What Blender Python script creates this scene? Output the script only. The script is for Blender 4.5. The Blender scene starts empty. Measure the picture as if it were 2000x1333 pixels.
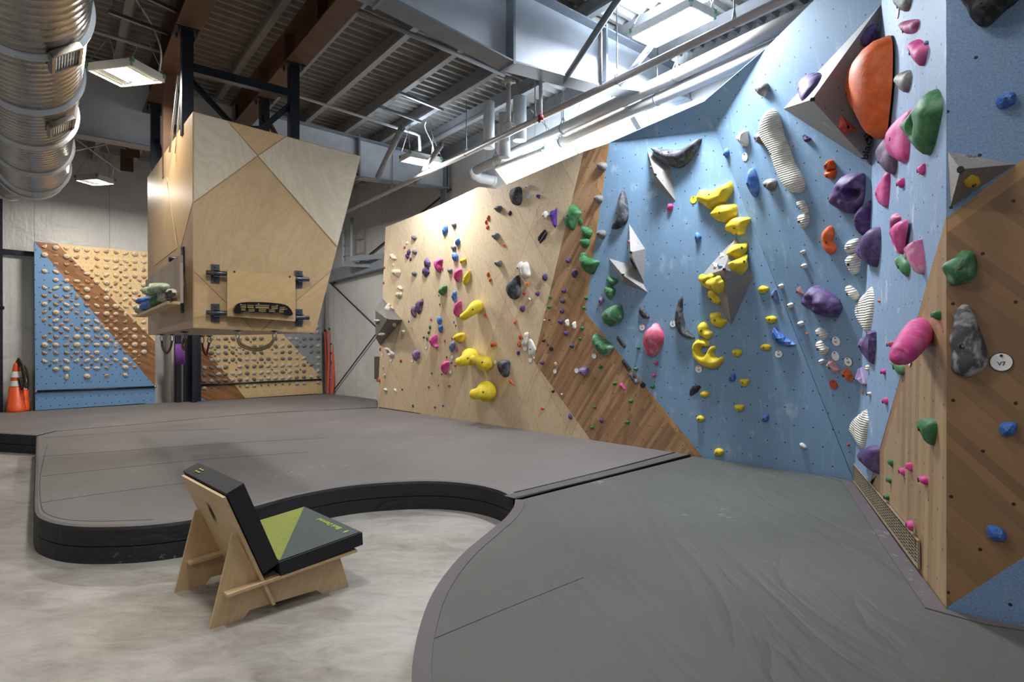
import bpy, math, random
from mathutils import Vector as V, Matrix
from mathutils.geometry import delaunay_2d_cdt, intersect_line_line
R = math.radians
C = bpy.context.scene.collection
sc = bpy.context.scene
# ------------------------------------------------------------ camera, world, exposure
F = 1183.0; CAMZ = 1.75; EYE = V((0, 0, CAMZ))
cam = bpy.data.cameras.new('camera'); cam.lens = F/2000*36; cam.sensor_width = 36; cam.clip_start = .05; cam.clip_end = 200
co = bpy.data.objects.new('camera', cam); C.objects.link(co)
co.location = EYE; co.rotation_euler = (R(90), 0, 0); sc.camera = co
sc.view_settings.view_transform = 'Standard'; sc.view_settings.look = 'None'
sc.view_settings.gamma = 1; sc.view_settings.exposure = 0.0
w = bpy.data.worlds.new('world'); sc.world = w; w.use_nodes = True
w.node_tree.nodes['Background'].inputs[0].default_value = (.74, .80, .90, 1)
w.node_tree.nodes['Background'].inputs[1].default_value = .24
LIGHTS = []   # (location, size x, size y, yaw, power, colour)  filled by the lamp builder

# ------------------------------------------------------------ geometry helpers
def ray(px, py): return V(((px-1000)/F, 1, (666.5-py)/F))
def at_z(px, py, z): r = ray(px, py); return EYE + r*((z-CAMZ)/r.z)
def at_y(px, py, y): return EYE + ray(px, py)*y
MATZ = .30
class Plane:
    def __init__(s, a, b, c):
        n = (b-a).cross(c-a).normalized()
        if n.dot(EYE-a) < 0: n = -n
        s.o = a; s.n = n; s.u = V((0, 0, 1)).cross(n).normalized(); s.v = n.cross(s.u)
    def hit(s, px, py, off=0):
        r = ray(px, py); o = s.o + s.n*off
        return EYE + r*((o-EYE).dot(s.n)/r.dot(s.n))
    def uv(s, p): d = p-s.o; return (d.dot(s.u), d.dot(s.v))
    def at(s, u, v, off=0): return s.o + s.u*u + s.v*v + s.n*off
    def rot(s): return Matrix((s.u, s.v, s.n)).transposed()
class MB:
    def __init__(s): s.v = []; s.f = []; s.m = []; s.s = []; s.uv = []
    def face(s, pts, m=0, smooth=False, uvs=None):
        b = len(s.v); s.v += [V(p) for p in pts]; s.f.append(list(range(b, b+len(pts)))); s.m.append(m); s.s.append(smooth)
        s.uv.append(uvs or [(0, 0)]*len(pts))
    def mesh(s, vs, fs, m=0, smooth=False):
        b = len(s.v); s.v += [V(p) for p in vs]
        for f in fs: s.f.append([b+i for i in f]); s.m.append(m); s.s.append(smooth); s.uv.append([(vs[i][0], vs[i][1]) for i in f])
    def box(s, c, x, y, z, sx, sy, sz, m=0):
        c = V(c); x = V(x).normalized(); y = V(y).normalized(); z = V(z).normalized()
        vs = [c + x*(sx/2*i) + y*(sy/2*j) + z*(sz/2*k) for k in (-1, 1) for j in (-1, 1) for i in (-1, 1)]
        fs = [(0, 2, 3, 1), (4, 5, 7, 6), (0, 1, 5, 4), (2, 6, 7, 3), (0, 4, 6, 2), (1, 3, 7, 5)]
        b = len(s.v); s.v += vs
        L = (sx, sy, sz); co_ = [(i*sx/2, j*sy/2, k*sz/2) for k in (-1, 1) for j in (-1, 1) for i in (-1, 1)]
        ax = [(0, 1), (0, 1), (0, 2), (0, 2), (1, 2), (1, 2)]
        for f, a in zip(fs, ax): s.f.append([b+i for i in f]); s.m.append(m); s.s.append(False); s.uv.append([(co_[i][a[0]], co_[i][a[1]]) for i in f])
        return s
    def bar(s, a, b, w_, h, up=(0, 0, 1), m=0):
        a = V(a); b = V(b); d = b-a; x = d.normalized(); y = V(up).cross(x)
        if y.length < 1e-4: y = V((1, 0, 0)).cross(x)
        y.normalize(); z = x.cross(y); return s.box((a+b)/2, x, y, z, d.length, w_, h, m)
    def tube(s, pts, r, seg=10, m=0, cap=True, closed=False):
        pts = [V(p) for p in pts]; n = len(pts); rr = r if isinstance(r, (list, tuple)) else [r]*n
        t0 = (pts[1]-pts[0]).normalized(); nrm = t0.orthogonal().normalized(); rings = []; b = len(s.v)
        for i in range(n):
            if closed: t = (pts[(i+1) % n]-pts[i-1]).normalized()
            else: t = (pts[min(i+1, n-1)]-pts[max(i-1, 0)]).normalized()
            nrm = (nrm-t*nrm.dot(t)).normalized(); bn = t.cross(nrm)
            s.v += [pts[i]+(nrm*math.cos(2*math.pi*k/seg)+bn*math.sin(2*math.pi*k/seg))*rr[i] for k in range(seg)]
        for i in range(n if closed else n-1):
            j = (i+1) % n
            for k in range(seg):
                k2 = (k+1) % seg; s.f.append([b+i*seg+k, b+i*seg+k2, b+j*seg+k2, b+j*seg+k]); s.m.append(m); s.s.append(True); s.uv.append([(0, 0)]*4)
        if cap and not closed:
            s.f.append([b+k for k in range(seg)][::-1]); s.m.append(m); s.s.append(False); s.uv.append([(0, 0)]*seg)
            s.f.append([b+(n-1)*seg+k for k in range(seg)]); s.m.append(m); s.s.append(False); s.uv.append([(0, 0)]*seg)
        return s
    def prism(s, pts, d, m=0, plane=None, ms=None):
        # polygon pts (front) extruded by vector d; uv from plane
        pts = [V(p) for p in pts]; d = V(d); n = len(pts)
        uf = (lambda p: plane.uv(p)) if plane else (lambda p: (p.x, p.y))
        nr = V((0, 0, 0))
        for i in range(n): nr += (pts[i]-pts[0]).cross(pts[(i+1) % n]-pts[0])
        if nr.dot(d) > 0: pts = pts[::-1]
        bk = [p+d for p in pts]
        s.face(pts, m, False, [uf(p) for p in pts]); s.face(bk[::-1], m if ms is None else ms, False, [uf(p) for p in bk[::-1]])
        for i in range(n):
            q = [pts[(i+1) % n], pts[i], bk[i], bk[(i+1) % n]]; s.face(q, m if ms is None else ms, False, [uf(p) for p in q])
        return s
    def build(s, name, mats, parent=None, origin=None, **tags):
        me = bpy.data.meshes.new(name)
        if not isinstance(mats, (list, tuple)): mats = [mats]
        if origin is None:
            if parent is not None: origin = gorigin(parent)
            else:
                xs = [v.x for v in s.v]; ys = [v.y for v in s.v]; zs = [v.z for v in s.v]
                origin = V(((min(xs)+max(xs))/2, (min(ys)+max(ys))/2, min(zs)))
        origin = V(origin)
        me.from_pydata([tuple(v-origin) for v in s.v], [], s.f)
        for mt in mats: me.materials.append(mt)
        me.polygons.foreach_set('material_index', s.m); me.polygons.foreach_set('use_smooth', s.s)
        ul = me.uv_layers.new(name='UVMap'); flat = [c for f in s.uv for uv in f for c in uv]
        ul.data.foreach_set('uv', flat); me.update()
        o = bpy.data.objects.new(name, me); C.objects.link(o)
        if parent is not None: o.parent = parent; o.location = origin-gorigin(parent)
        else: o.location = origin
        o['_org'] = tuple(origin); tag(o, **tags)
        return o
def gorigin(o): return V(o['_org']) if '_org' in o else V((0, 0, 0))
def tag(o, label=None, cat=None, group=None, kind=None):
    if label: o['label'] = label
    if cat: o['category'] = cat
    if group: o['group'] = group
    if kind: o['kind'] = kind
    return o
def thing(name, loc, label, cat, group=None):
    o = bpy.data.objects.new(name, None); C.objects.link(o); o.location = V(loc); o['_org'] = tuple(loc); o.empty_display_size = .1
    return tag(o, label, cat, group)

# ------------------------------------------------------------ materials
def srgb(c):
    if isinstance(c, str): c = [int(c[i:i+2], 16)/255 for i in (0, 2, 4)]
    return tuple((x/12.92 if x <= .04045 else ((x+.055)/1.055)**2.4) for x in c)+(1,)
class NT:
    def __init__(s, name):
        s.mat = bpy.data.materials.new(name); s.mat.use_nodes = True; s.t = s.mat.node_tree; s.b = s.t.nodes['Principled BSDF']
    def n(s, typ, **k):
        nd = s.t.nodes.new(typ)
        for a, b in k.items(): setattr(nd, a, b)
        return nd
    def l(s, a, b): s.t.links.new(a, b)
    def math(s, op, a, b=None, c=None):
        nd = s.n('ShaderNodeMath', operation=op)
        for i, x in enumerate((a, b, c)):
            if x is None: continue
            if isinstance(x, (int, float)): nd.inputs[i].default_value = x
            else: s.l(x, nd.inputs[i])
        return nd.outputs[0]
    def coord(s, kind='Object'): return s.n('ShaderNodeTexCoord').outputs[kind]
    def mapping(s, vec, scale=(1, 1, 1), rot=(0, 0, 0), loc=(0, 0, 0)):
        m = s.n('ShaderNodeMapping'); m.inputs['Scale'].default_value = scale; m.inputs['Rotation'].default_value = rot; m.inputs['Location'].default_value = loc
        s.l(vec, m.inputs[0]); return m.outputs[0]
    def noise(s, vec, scale, detail=3, rough=.5, dist=0):
        n = s.n('ShaderNodeTexNoise'); n.inputs['Scale'].default_value = scale; n.inputs['Detail'].default_value = detail
        n.inputs['Roughness'].default_value = rough; n.inputs['Distortion'].default_value = dist; s.l(vec, n.inputs['Vector']); return n.outputs[0]
    def ramp(s, fac, stops):
        r = s.n('ShaderNodeValToRGB'); e = r.color_ramp.elements
        e[0].position = stops[0][0]; e[0].color = stops[0][1]; e[1].position = stops[-1][0]; e[1].color = stops[-1][1]
        for p, c in stops[1:-1]: x = e.new(p); x.color = c
        s.l(fac, r.inputs[0]); return r.outputs[0]
    def mix(s, fac, a, b, typ='MIX'):
        m = s.n('ShaderNodeMix', data_type='RGBA', blend_type=typ)
        if isinstance(fac, (int, float)): m.inputs[0].default_value = fac
        else: s.l(fac, m.inputs[0])
        for i, x in ((6, a), (7, b)):
            if isinstance(x, tuple): m.inputs[i].default_value = x
            else: s.l(x, m.inputs[i])
        return m.outputs[2]
    def bump(s, h, strength=.3, dist=.01):
        b = s.n('ShaderNodeBump'); b.inputs['Strength'].default_value = strength; b.inputs['Distance'].default_value = dist
        s.l(h, b.inputs['Height']); s.l(b.outputs[0], s.b.inputs['Normal']); return b
    def col(s, x):
        if isinstance(x, tuple): s.b.inputs['Base Color'].default_value = x
        else: s.l(x, s.b.inputs['Base Color'])
    def set(s, rough=.5, metal=0, spec=None):
        s.b.inputs['Roughness'].default_value = rough; s.b.inputs['Metallic'].default_value = metal
        if spec is not None: s.b.inputs['Specular IOR Level'].default_value = spec
    def tnut(s, sp=.2, r=.008, vis=1.0, spy=None):
        uv = s.coord('UV'); sep = s.n('ShaderNodeSeparateXYZ'); s.l(uv, sep.inputs[0]); spy = spy or sp
        vv = s.math('DIVIDE', sep.outputs[1], spy); row = s.math('FLOOR', vv)
        uu = s.math('ADD', s.math('DIVIDE', sep.outputs[0], sp), s.math('MULTIPLY', s.math('PINGPONG', row, 1), .5))
        uu = s.math('ADD', uu, s.math('MULTIPLY', s.math('SINE', s.math('MULTIPLY', row, 12.3)), .12))
        fx = s.math('MULTIPLY', s.math('SUBTRACT', s.math('FRACT', uu), .5), sp); fy = s.math('MULTIPLY', s.math('SUBTRACT', s.math('FRACT', vv), .5), spy)
        d = s.math('SQRT', s.math('ADD', s.math('POWER', fx, 2), s.math('POWER', fy, 2)))
        return s.math('LESS_THAN', d, r)
def mt_plain(name, c, rough=.5, metal=0, var=.06, scale=6, bump=0, bscale=60, spec=None):
    n = NT(name); c = srgb(c); co_ = n.coord(); nz = n.noise(co_, scale, 4)
    lo = tuple(x*(1-var*2) for x in c[:3])+(1,); hi = tuple(min(1, x*(1+var*2)) for x in c[:3])+(1,)
    n.col(n.ramp(nz, [(.3, lo), (.7, hi)])); n.set(rough, metal, spec)
    if bump: n.bump(n.noise(co_, bscale, 3), bump, .004)
    return n.mat
def mt_emit(name, c, st):
    n = NT(name); n.col((0, 0, 0, 1)); n.b.inputs['Emission Color'].default_value = srgb(c); n.b.inputs['Emission Strength'].default_value = st; return n.mat
def mt_paint(name, c, chalk=.3, tn=.2, tr=.008, holes='1a2028'):
    n = NT(name); uv = n.coord('UV'); c = srgb(c)
    sp = n.noise(uv, 90, 2, .7); lo = tuple(x*.80 for x in c[:3])+(1,); hi = tuple(min(1, x*1.2) for x in c[:3])+(1,)
    base = n.ramp(sp, [(.35, lo), (.65, hi)])
    big = n.noise(uv, .9, 3); base = n.mix(n.math('MULTIPLY', big, .25), base, tuple(x*.8 for x in c[:3])+(1,))
    ck = n.ramp(n.math('MULTIPLY', n.noise(uv, 2.2, 6, .7), n.noise(n.mapping(uv, (1, .5, 1)), 7, 4, .7)), [(.30, (0, 0, 0, 1)), (.45, (1, 1, 1, 1))])
    base = n.mix(n.math('MULTIPLY', ck, chalk), base, srgb('d5dde6'))
    st = n.ramp(n.noise(n.mapping(uv, (14, 1.2, 1)), 1.5, 5, .65), [(.56, (0, 0, 0, 1)), (.74, (1, 1, 1, 1))])
    base = n.mix(n.math('MULTIPLY', st, chalk*.55), base, srgb('c8d4e2'))
    if tn: base = n.mix(n.tnut(tn, tr), base, srgb(holes))
    n.col(base); n.set(.55); n.bump(n.noise(uv, 140, 2), .25, .003); return n.mat
def mt_birch(name, c1='e0d0b4', c2='d0b996', diamond=(1.3, 2.1), tn=.2, tr=.0065, grain=0.0, seam=.012, dv=.13):
    n = NT(name); uv = n.coord('UV')
    ms = n.mapping(uv, (1, 1, 1), (0, 0, grain)); m2 = n.mapping(ms, (1.0, .35, 1))
    nz = n.noise(m2, 2.2, 4, .55, .8)
    wv = n.math('SINE', n.math('MULTIPLY', nz, 90)); g = n.math('MULTIPLY', n.math('ADD', wv, 1), .5)
    col = n.mix(n.noise(m2, 3.0, 3), srgb(c1), srgb(c2)); col = n.mix(n.math('MULTIPLY', g, .16), col, srgb('93744c'))
    kn = n.ramp(n.noise(m2, 5.5, 2), [(.70, (0, 0, 0, 1)), (.78, (1, 1, 1, 1))]); col = n.mix(n.math('MULTIPLY', kn, .35), col, srgb('8a6a44'))
    if diamond:
        sep = n.n('ShaderNodeSeparateXYZ'); n.l(uv, sep.inputs[0])
        a = n.math('DIVIDE', sep.outputs[0], diamond[0]); b = n.math('DIVIDE', sep.outputs[1], diamond[1])
        p = n.math('ADD', a, b); q = n.math('SUBTRACT', a, b)
        cv = n.n('ShaderNodeCombineXYZ'); n.l(n.math('FLOOR', p), cv.inputs[0]); n.l(n.math('FLOOR', q), cv.inputs[1])
        wn = n.n('ShaderNodeTexWhiteNoise'); n.l(cv.outputs[0], wn.inputs['Vector'])
        col = n.mix(n.math('MULTIPLY', wn.outputs[0], dv*3), col, srgb('9c7f58'))
        sm = n.math('MINIMUM', n.math('PINGPONG', p, .5), n.math('PINGPONG', q, .5))
        col = n.mix(n.math('MULTIPLY', n.math('LESS_THAN', sm, .004), .45), col, srgb('7a6040'))
    if tn: col = n.mix(n.tnut(tn, tr), col, srgb('4a3826'))
    n.col(col); n.set(.42); return n.mat
def mt_plank(name, ang, c1='7a5639', c2='a27d58', wd=.085, tn=.2, tr=.0075, dark=None):
    n = NT(name); uv = n.coord('UV'); ms = n.mapping(uv, (1, 1, 1), (0, 0, ang))
    sep = n.n('ShaderNodeSeparateXYZ'); n.l(ms, sep.inputs[0])
    row = n.math('FLOOR', n.math('DIVIDE', sep.outputs[1], wd))
    wn = n.n('ShaderNodeTexWhiteNoise', noise_dimensions='1D'); n.l(row, wn.inputs['W'])
    seg = n.math('FLOOR', n.math('ADD', n.math('DIVIDE', sep.outputs[0], 1.3), n.math('MULTIPLY', wn.outputs[0], 7)))
    cv = n.n('ShaderNodeCombineXYZ'); n.l(row, cv.inputs[0]); n.l(seg, cv.inputs[1])
    w2 = n.n('ShaderNodeTexWhiteNoise'); n.l(cv.outputs[0], w2.inputs['Vector'])
    g = n.noise(n.mapping(ms, (3, 70, 1)), 1.0, 4, .6); g2 = n.noise(n.mapping(ms, (1, 9, 1)), 1.2, 3, .6)
    f = n.math('ADD', n.math('MULTIPLY', w2.outputs[0], .5), n.math('ADD', n.math('MULTIPLY', g, .35), n.math('MULTIPLY', g2, .35)))
    col = n.ramp(f, [(.25, srgb(c1)), (.9, srgb(c2))])
    fr = n.math('FRACT', n.math('DIVIDE', sep.outputs[1], wd)); col = n.mix(n.math('MULTIPLY', n.math('LESS_THAN', fr, .03), .4), col, srgb('4e3420'))
    if tn: col = n.mix(n.tnut(tn, tr), col, srgb('2a1c12'))
    n.col(col); n.set(.4); return n.mat
M = {}
M['blue'] = mt_paint('painted_blue', '7190ad', .34)
M['blue_s'] = mt_paint('painted_pale_blue', '7f97b4', .6)
M['blue_board'] = mt_paint('painted_board_blue', '6289b2', .03, .155, .011)
M['blue_t'] = mt_paint('painted_pillar_blue', '6f8aab', .12, .26, .009)
M['grey_board'] = mt_paint('painted_grey', '85888a', .05, .155, .008)
M['birch'] = mt_birch('birch_ply')
M['birch_board'] = mt_birch('birch_board', 'd3b98c', 'c4a474', None, .1, .007)
M['birch_dark'] = mt_birch('tan_ply', 'c9ad83', 'b09268', None, 0, grain=.5)
M['birch_light'] = mt_birch('pale_ply', 'd8cdb6', 'c6b99c', None, 0, grain=-.4)
M['birch_mid'] = mt_birch('mid_ply', 'd0b286', 'bd9a6b', None, 0, grain=.9)
M['birch_v'] = mt_birch('upright_ply', 'b59c7c', '9c8262', None, 0, grain=0)
M['plank'] = mt_plank('bamboo_plank', R(-52), '7c5a40', 'b08c66', .045)
M['plank_edge'] = mt_plank('bamboo_edge', R(57), '8a6440', 'b08a5c', .06)
M['plank_s'] = mt_plank('bamboo_upright', R(-86), '8c7052', 'b0946f', .09)
M['plank_t'] = mt_plank('bamboo_pillar', R(45), '775941', '947350', .052, .26, .009)
M['plank_te'] = mt_plank('bamboo_pillar_edge', R(-38), '8e6a44', 'b08b60', .07, .26, .009)
M['plank_b'] = mt_plank('bamboo_board', R(28), '69442a', '96693f', .05, .155, .005)
def mt_mat(name, c, wr=1.0):
    n = NT(name); co_ = n.coord(); c = srgb(c)
    b = n.ramp(n.noise(co_, .8, 4), [(.3, tuple(x*.88 for x in c[:3])+(1,)), (.7, tuple(x*1.1 for x in c[:3])+(1,))])
    ck = n.ramp(n.math('MULTIPLY', n.noise(co_, 1.4, 2), n.noise(n.mapping(co_, (1, 1, 1)), 16, 5, .75)), [(.40, (0, 0, 0, 1)), (.47, (1, 1, 1, 1))])
    b = n.mix(n.math('MULTIPLY', ck, .4), b, srgb('b0b0b0'))
    n.col(b); n.set(.62, 0, .3)
    wn = n.noise(n.mapping(co_, (1.0, .28, 1), (0, 0, R(35))), 1.6, 3, .5, 1.2)
    rg = n.math('ABSOLUTE', n.math('SUBTRACT', wn, .5)); rg = n.math('MINIMUM', rg, .09)
    n.bump(n.math('ADD', n.math('MULTIPLY', rg, 2.0*wr), n.math('MULTIPLY', n.noise(co_, 300, 2), .012)), .35, .06)
    return n.mat
M['mat'] = mt_mat('grey_vinyl_mat', '6b6664'); M['mat2'] = mt_mat('grey_vinyl_mat_b', '535450', 1.6)
M['mat_edge'] = mt_mat('mauve_vinyl', '5b5457', .5); M['mat_side'] = mt_mat('black_vinyl', '27272a', 1.5)
M['seam'] = mt_plain('seam', '2c2b2d', .6)
def mt_floor():
    n = NT('polished_concrete'); co_ = n.coord()
    a = n.noise(co_, .7, 7, .62, .6); b = n.noise(n.mapping(co_, (1, 2.2, 1), (0, 0, R(20))), 2.6, 7, .7, 1.0)
    f = n.math('ADD', n.math('MULTIPLY', a, .55), n.math('MULTIPLY', b, .5))
    col = n.ramp(f, [(.36, srgb('6a635b')), (.46, srgb('89837b')), (.56, srgb('9c9790')), (.68, srgb('aaa6a0'))])
    sp = n.ramp(n.noise(co_, 70, 3, .7), [(.3, (.75, .75, .75, 1)), (.6, (1, 1, 1, 1))]); col = n.mix(.35, col, sp, 'MULTIPLY')
    n.col(col); n.set(.42); n.bump(b, .08, .01); return n.mat
M['floor'] = mt_floor()
def mt_vinyl():
    n = NT('white_insulation'); uv = n.coord('UV'); w_ = n.noise(n.mapping(uv, (1, 1.2, 1), (0, 0, R(-40))), 1.8, 5, .55, 1.5)
    fine = n.noise(n.mapping(uv, (9, 1.5, 1), (0, 0, R(40))), 1.3, 4, .6, .5)
    c = n.ramp(n.noise(uv, .7, 3), [(.3, srgb('bcbcbb')), (.7, srgb('d0d0cf'))])
    sep = n.n('ShaderNodeSeparateXYZ'); n.l(uv, sep.inputs[0])
    fr = n.math('FRACT', n.math('DIVIDE', sep.outputs[0], 1.35)); c = n.mix(n.math('MULTIPLY', n.math('LESS_THAN', fr, .012), .5), c, srgb('6c6c6c'))
    n.col(c); n.set(.4); n.bump(n.math('ADD', w_, n.math('MULTIPLY', fine, .5)), .5, .05); return n.mat
M['vinyl'] = mt_vinyl()
M['steel_grey'] = mt_plain('grey_steel', '7f8791', .45, 0, .04); M['steel_blue'] = mt_plain('pale_steel', 'c4ccd4', .45, 0, .03)
M['purlin'] = mt_plain('purlin_paint', '8a8b8d', .5, 0, .05); M['deck'] = mt_plain('deck_paint', '8d8a86', .5, 0, .08)
M['brown_steel'] = mt_plain('brown_primer', '5a4030', .55, .1, .14, 4); M['black_steel'] = mt_plain('black_steel', '2b2f38', .4, .6, .15, 12)
M['pipe'] = mt_plain('painted_pipe', 'b9b6b4', .4, 0, .03); M['pipe_w'] = mt_plain('white_pipe', 'd5dade', .35, 0, .03)
M['galv'] = mt_plain('galvanised', '9a9d9f', .3, .9, .08, 10); M['rod'] = mt_plain('rod_steel', '8c9095', .4, .5)
M['cable'] = mt_plain('cable_black', '1e1e20', .5); M['black'] = mt_plain('black_plastic', '1d1e20', .4, 0, .15, 20, .2)
M['led'] = mt_emit('led_panel', 'f4f8ff', 5.0); M['fixt'] = mt_plain('fixture_white', 'c4c4c0', .4); M['clip'] = mt_plain('green_clip', '4d8a5a', .4)
M['white'] = mt_plain('white_plastic', 'd8d8d4', .45); M['ink'] = mt_plain('ink', '17181b', .6, 0, 0)
M['orange_tape'] = mt_plain('orange_tape', 'd0662c', .5); M['red_plate'] = mt_plain('red_valve', '7c2a28', .5)
# ------------------------------------------------------------ layout of the hall
D1 = V((-.603, .797, 0)); D2 = V((.797, .603, 0)); CC = V((-1.34, 12.69, 0))
def BP(a, t, z): return CC + D1*a - D2*t + V((0, 0, z))
def bt(p): d = p-CC; return d.dot(D1), -d.dot(D2)
def ZR(t): return 5.5 + .05*t
m = MB(); m.face([(-24, -7, 0), (16, -7, 0), (16, 26, 0), (-24, 26, 0)]); m.build('floor', M['floor'], kind='structure')
# building side wall (behind the climbing wall) and back wall (behind the training boards)
SW0 = V((-4.95, 16.8, 0)); SWd = V((.66, -.751, 0)).normalized()
PSW = Plane(SW0, SW0+SWd, SW0+V((0, 0, 1)))
m = MB(); SQ = SW0-SWd*.9; q = [SQ, SW0+SWd*24, SW0+SWd*24+V((0, 0, 6.2)), SQ+V((0, 0, 6.2))]; m.prism(q, -PSW.n*.1, 0, PSW); m.build('wall_right', M['vinyl'], kind='structure')
b69 = at_z(69, 802, MATZ); b630 = at_z(630, 768, MATZ); bd = (b630-b69); bd.z = 0; bd.normalize()
PB = Plane(V((b69.x, b69.y, 0)), V((b630.x, b630.y, 0)), V((b69.x, b69.y, 1)))
BW0 = V((b69.x, b69.y, 0))-PB.n*.35
cs = bd.cross(SWd).z; tt = (SW0-BW0).cross(SWd).z/cs; corner = BW0+bd*tt
PBW = Plane(BW0, BW0+bd, BW0+V((0, 0, 1)))
m = MB(); m.prism([corner+bd*.6, BW0-bd*14, BW0-bd*14+V((0, 0, 6.6)), corner+bd*.6+V((0, 0, 6.6))], -PBW.n*.1, 0, PBW); m.build('wall_back', M['vinyl'], kind='structure')
# ceiling: ribbed deck on purlins
m = MB(); pit = .17; a0, a1 = -17, 9; n = int((a1-a0)/pit)
for i in range(n):
    a = a0+i*pit
    prof = [(a, .25), (a+.05, .25), (a+.075, .31), (a+pit-.025, .31), (a+pit, .25)]
    for (x0, z0), (x1, z1) in zip(prof, prof[1:]):
        m.face([BP(x0, -2.2, ZR(-2.2)+z0), BP(x1, -2.2, ZR(-2.2)+z1), BP(x1, 19, ZR(19)+z1), BP(x0, 19, ZR(19)+z0)])
m.build('ceiling', M['deck'], kind='structure')
def purlin(t, i):
    m = MB(); z = ZR(t); a, b = BP(-17, t, z), BP(8.5, t, z); U = V((0, 0, 1))
    m.bar(a+U*.125, b+U*.125, .012, .25); m.bar(a-D2*.04, b-D2*.04, .085, .012); m.bar(a+D2*.04+U*.244, b+D2*.04+U*.244, .085, .012)
    m.bar(a-D2*.08+U*.02, b-D2*.08+U*.02, .008, .03)
    m.build('trim_%d' % i, M['purlin'], kind='structure')
i = 1
for k in range(24):
    purlin(-.65+.72*k, i); i += 1
# tapered rigid-frame girders and their columns: (a position, columns)
def girder(name, a, prof, label):
    # prof: list of (t, zbottom); web between zbottom and top flange at ZR(t)
    root = thing(name, BP(a, prof[0][0], prof[0][1]), label, 'steel girder', 'tapered roof girders')
    w1 = MB(); f = MB(); st = MB()
    for (t0, z0), (t1, z1) in zip(prof, prof[1:]):
        A, B = BP(a, t0, z0), BP(a, t1, z1); A2, B2 = BP(a, t0, ZR(t0)-.02), BP(a, t1, ZR(t1)-.02)
        w1.prism([A, B, B2, A2], D1*.014); f.bar(A, B, .26, .018); f.bar(A2, B2, .26, .018)
    w1.build('web', M['steel_blue'], root); f.build('flange', M['steel_grey'], root)
    for t, z in prof:
        s2 = MB(); s2.box(BP(a, t, (z+ZR(t))/2), D1, D2, (0, 0, 1), .27, .03, ZR(t)-z+.06); 
        for k in range(4): 
            for sg in (-1, 1): s2.tube([BP(a+sg*.07, t-.03, z+.08+k*.13), BP(a+sg*.07, t+.03, z+.08+k*.13)], .016, 6)
        s2.build('splice_plate', M['steel_grey'], root)
    return root
def zb_at(px, py, a):   # z on the vertical plane of a girder
    P = Plane(BP(a, 0, 0), BP(a, 1, 0), BP(a, 0, 1)); h = P.hit(px, py); return bt(h)[1], h.z
AN = -5.65
g_near = []
for px, py in ((1330, 196), (1170, 175), (990, 128), (740, 0)): g_near.append(zb_at(px, py, AN))
t_, z_ = g_near[-1]; tp, zp = g_near[-2]; sl = (z_-zp)/(t_-tp); g_near.append((t_+7, z_+sl*7*.3))
girder('roof_girder', AN, [(-1.1, 4.9)]+g_near, 'large pale blue-lit tapered girder crossing the top centre of the hall')
gf = [zb_at(px, py, 0) for px, py in ((870, 369), (697, 348))]
t_, z_ = gf[-1]; gf += [(4.2, z_-.1), (9, z_-.05), (14, z_+.2)]
girder('roof_girder', 0, gf, 'far grey tapered girder passing behind the hanging plywood tower')
girder('roof_girder', 6.2, [(1, 4.9), (5, 4.8), (12, 4.9), (16, 5.2)], 'farthest girder above the rear wall behind the steel duct')
# columns
def column(a, t, label):
    P0 = BP(a, t, 0); m = MB()
    m.box(P0+V((0, 0, 2.7)), D1, D2, (0, 0, 1), .02, .3, 5.4); m.box(P0+D2*.15+V((0, 0, 2.7)), D1, D2, (0, 0, 1), .22, .02, 5.4); m.box(P0-D2*.15+V((0, 0, 2.7)), D1, D2, (0, 0, 1), .22, .02, 5.4)
    m.build('steel_column', M['steel_grey'], label=label, cat='column')
column(0, gf[0][0]-.1, 'grey steel column standing behind the birch climbing wall')

# ------------------------------------------------------------ mats
def crv(pts, n=6, closed=False):
    out = []; N = len(pts)
    for i in range(N if closed else N-1):
        p0 = pts[i-1] if (closed or i > 0) else pts[0]; p1 = pts[i]; p2 = pts[(i+1) % N]; p3 = pts[(i+2) % N] if (closed or i+2 < N) else pts[-1]
        for k in range(n):
            t = k/n; out.append(tuple(.5*((2*b)+(-a+c)*t+(2*a-5*b+4*c-d)*t*t+(-a+3*b-3*c+d)*t**3) for a, b, c, d in zip(p0, p1, p2, p3)))
    if not closed: out.append(tuple(pts[-1]))
    return out
def mtop(pts): return [at_z(px, py, MATZ) for px, py in pts]
def gmat(name, top, label, free, mats):
    # top: world outline; free: index list of segments whose sides show; bevelled rim
    m = MB(); n = len(top); ar = sum(top[i].x*top[(i+1) % n].y-top[(i+1) % n].x*top[i].y for i in range(n))
    if ar < 0: top = top[::-1]
    def inset(d):
        o = []
        for i in range(n):
            a, b, c = top[i-1], top[i], top[(i+1) % n]; e1 = (b-a).normalized(); e2 = (c-b).normalized()
            n1 = V((-e1.y, e1.x, 0)); n2 = V((-e2.y, e2.x, 0)); mm = (n1+n2); 
            mm = mm/max(mm.length_squared/2, .5) ; o.append(b+mm*d)
        return o
    rings = [(0, 0, 1), (0, MATZ*.42, 1), (.012, MATZ*.44, 1), (0, MATZ*.47, 1), (0, MATZ-.035, 1), (.01, MATZ-.012, 1), (.035, MATZ, 0)]
    R_ = []
    for d, z, mi in rings:
        R_.append([V((p.x, p.y, z)) for p in inset(d)])
    for k in range(len(R_)-1):
        for i in range(n):
            j = (i+1) % n; m.face([R_[k][i], R_[k][j], R_[k+1][j], R_[k+1][i]], rings[k+1][2] if k < 5 else 0, False)
    m.face(R_[-1], 0)
    return m.build(name, mats, label=label, cat='mat', group='floor mats')
wallx = [(737, 796), (1150, 858.5), (1350, 889)]
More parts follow.
